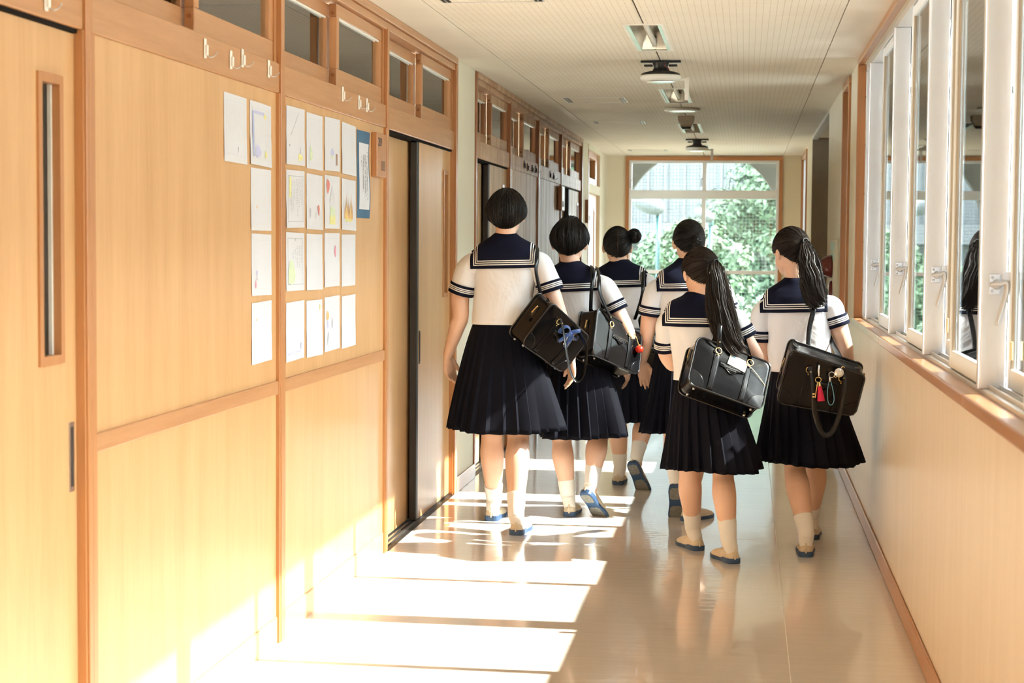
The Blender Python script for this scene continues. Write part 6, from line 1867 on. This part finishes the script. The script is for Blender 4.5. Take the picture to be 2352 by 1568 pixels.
rl = empty('badge_reel', (0.429, yk, 0.85), 'round silver badge reel clipped to the bag nearest the windows', 'badge reel')
V, Fc = tube([(0.429, yk+0.012, 0.872), (0.429, yk, 0.872), (0.429, yk-0.004, 0.872)], [(0.020, 0.020), (0.021, 0.021), (0.016, 0.016)], 28, 1, Vector((0, 0, 1))); mesh_obj('reel_case', V, Fc, M['chrome'], rl, True, 40)
V, Fc = tube([(0.429, yk-0.0042, 0.872), (0.429, yk-0.0056, 0.872)], [0.012, 0.011], 24, 1); mesh_obj('reel_face', V, Fc, M['plastic_w'], rl, True, 40)
tube_obj('reel_hook', [(0.436, yk+0.004, 0.890), (0.445, yk+0.006, 0.900), (0.455, yk+0.010, 0.894)], 0.0022, M['gold'], rl, 8, 3)
tube_obj('reel_cord', [(0.420, yk, 0.854), (0.412, yk, 0.850), (0.406, yk, 0.858)], 0.0016, M['gold'], rl, 6, 3)
# card in the pocket of the shiny bag
cd = empty('pocket_card', (-0.04, 7.74, 0.92), 'printed pastel card tucked behind the pocket flap of the shiny bag', 'card')
def onE(x, z, off): return ME_ @ Vector((x, front_y(x, z)-off, z))
def poly_on(name, pts, off, mat, parent):
    mesh_obj(name, [onE(x, z, off) for x, z in pts], [tuple(range(len(pts)))], mat, parent)
ca = math.radians(-8)
def crd(u, v): return (0.022+u*math.cos(ca)-v*math.sin(ca), 0.052+u*math.sin(ca)+v*math.cos(ca))
co = mesh_obj('card_sheet', [onE(*crd(u, v), 0.0048) for v in (-0.028, 0, 0.028) for u in (-0.045, 0, 0.045)], [(0, 1, 4, 3), (1, 2, 5, 4), (3, 4, 7, 6), (4, 5, 8, 7)], plain('cream_card', (0.36, 0.31, 0.235), 0.5), cd)
for nm_, col_, uu, vv, rr in (('pink', (0.55, 0.12, 0.22), -0.020, 0.000, 0.009), ('sky', (0.12, 0.30, 0.40), -0.026, 0.017, 0.009), ('peach', (0.85, 0.5, 0.3), 0.012, 0.008, 0.007)):
    poly_on('card_print', [crd(uu+rr*math.cos(a), vv+rr*0.9*math.sin(a)) for a in np.linspace(0, 2*PI, 16, endpoint=False)], 0.0058, plain('card_'+nm_, col_, 0.5), cd)
tube_obj('card_cord', [onE(0.062, 0.060, 0.008), onE(0.09, 0.05, 0.008), onE(0.125, 0.030, 0.007), onE(0.165, 0.004, 0.004), onE(0.185, -0.010, -0.004)], 0.0014, M['plastic_y'], cd, 6, 4)
# red charm on the second bag
def onB(x, z, off): return MB_ @ Vector((x, front_y(x, z)-off, z))
rc_ = empty('round_charm', onB(0.145, 0.02, 0.02), 'round red charm hanging on the crop-haired girl\'s bag', 'charm')
V, Fc = ellip(onB(0.140, 0.005, 0.022), (0.022, 0.022, 0.020), [], [], None, 22, 16); mesh_obj('red_ball', V, Fc, plain('glossy_red', (0.62, 0.03, 0.015), 0.25), rc_, True)
V, Fc = tube([onB(0.138, 0.020, 0.022), onB(0.138, 0.030, 0.022)], [0.008, 0.004], 12, 1); mesh_obj('charm_cap', V, Fc, M['gold'], rc_, True, 40)
tube_obj('charm_chain', [onB(0.090, 0.083, 0.012), onB(0.115, 0.062, 0.014), onB(0.135, 0.026, 0.018)], 0.0022, M['gold'], rc_, 6, 4)
# blue ribbon tied to the first bag
def onA(x, z, off): return MA @ Vector((x, front_y(x, z)-off, z))
rb = empty('ribbon_bow', onA(0.02, 0.06, 0.02), 'dark blue ribbon bow tied to the tall girl\'s bag', 'ribbon')
for k_, (x1, z1, x2, z2) in enumerate(((-0.035, 0.075, -0.05, 0.035), (0.075, 0.10, 0.085, 0.055), (0.0, 0.03, -0.012, -0.005), (0.045, 0.03, 0.05, -0.012))):
    tube_obj('ribbon_loop', [onA(0.02, 0.06, 0.012), onA((0.02+x1)/2, (0.06+z1)/2+0.012, 0.028), onA(x1, z1, 0.020), onA(x2, z2, 0.018), onA((0.02+x2)/2, (0.06+z2)/2-0.004, 0.020), onA(0.02, 0.06, 0.014)], [(0.010, 0.002)]*6, M['blueribbon'], rb, 8, 5, Vector((0, 0, 1)))
V, Fc = ellip(onA(0.02, 0.06, 0.020), (0.011, 0.011, 0.011), [], [], None, 14, 10); mesh_obj('ribbon_knot', V, Fc, M['blueribbon'], rb, True)
for x_ in (0.02, 0.05):
    tube_obj('ribbon_clip', [onA(x_, 0.04, 0.018), onA(x_, 0.02, 0.020), onA(x_+0.004, -0.004, 0.020)], [0.003, 0.0045, 0.003], M['chrome'], rb, 8, 3)
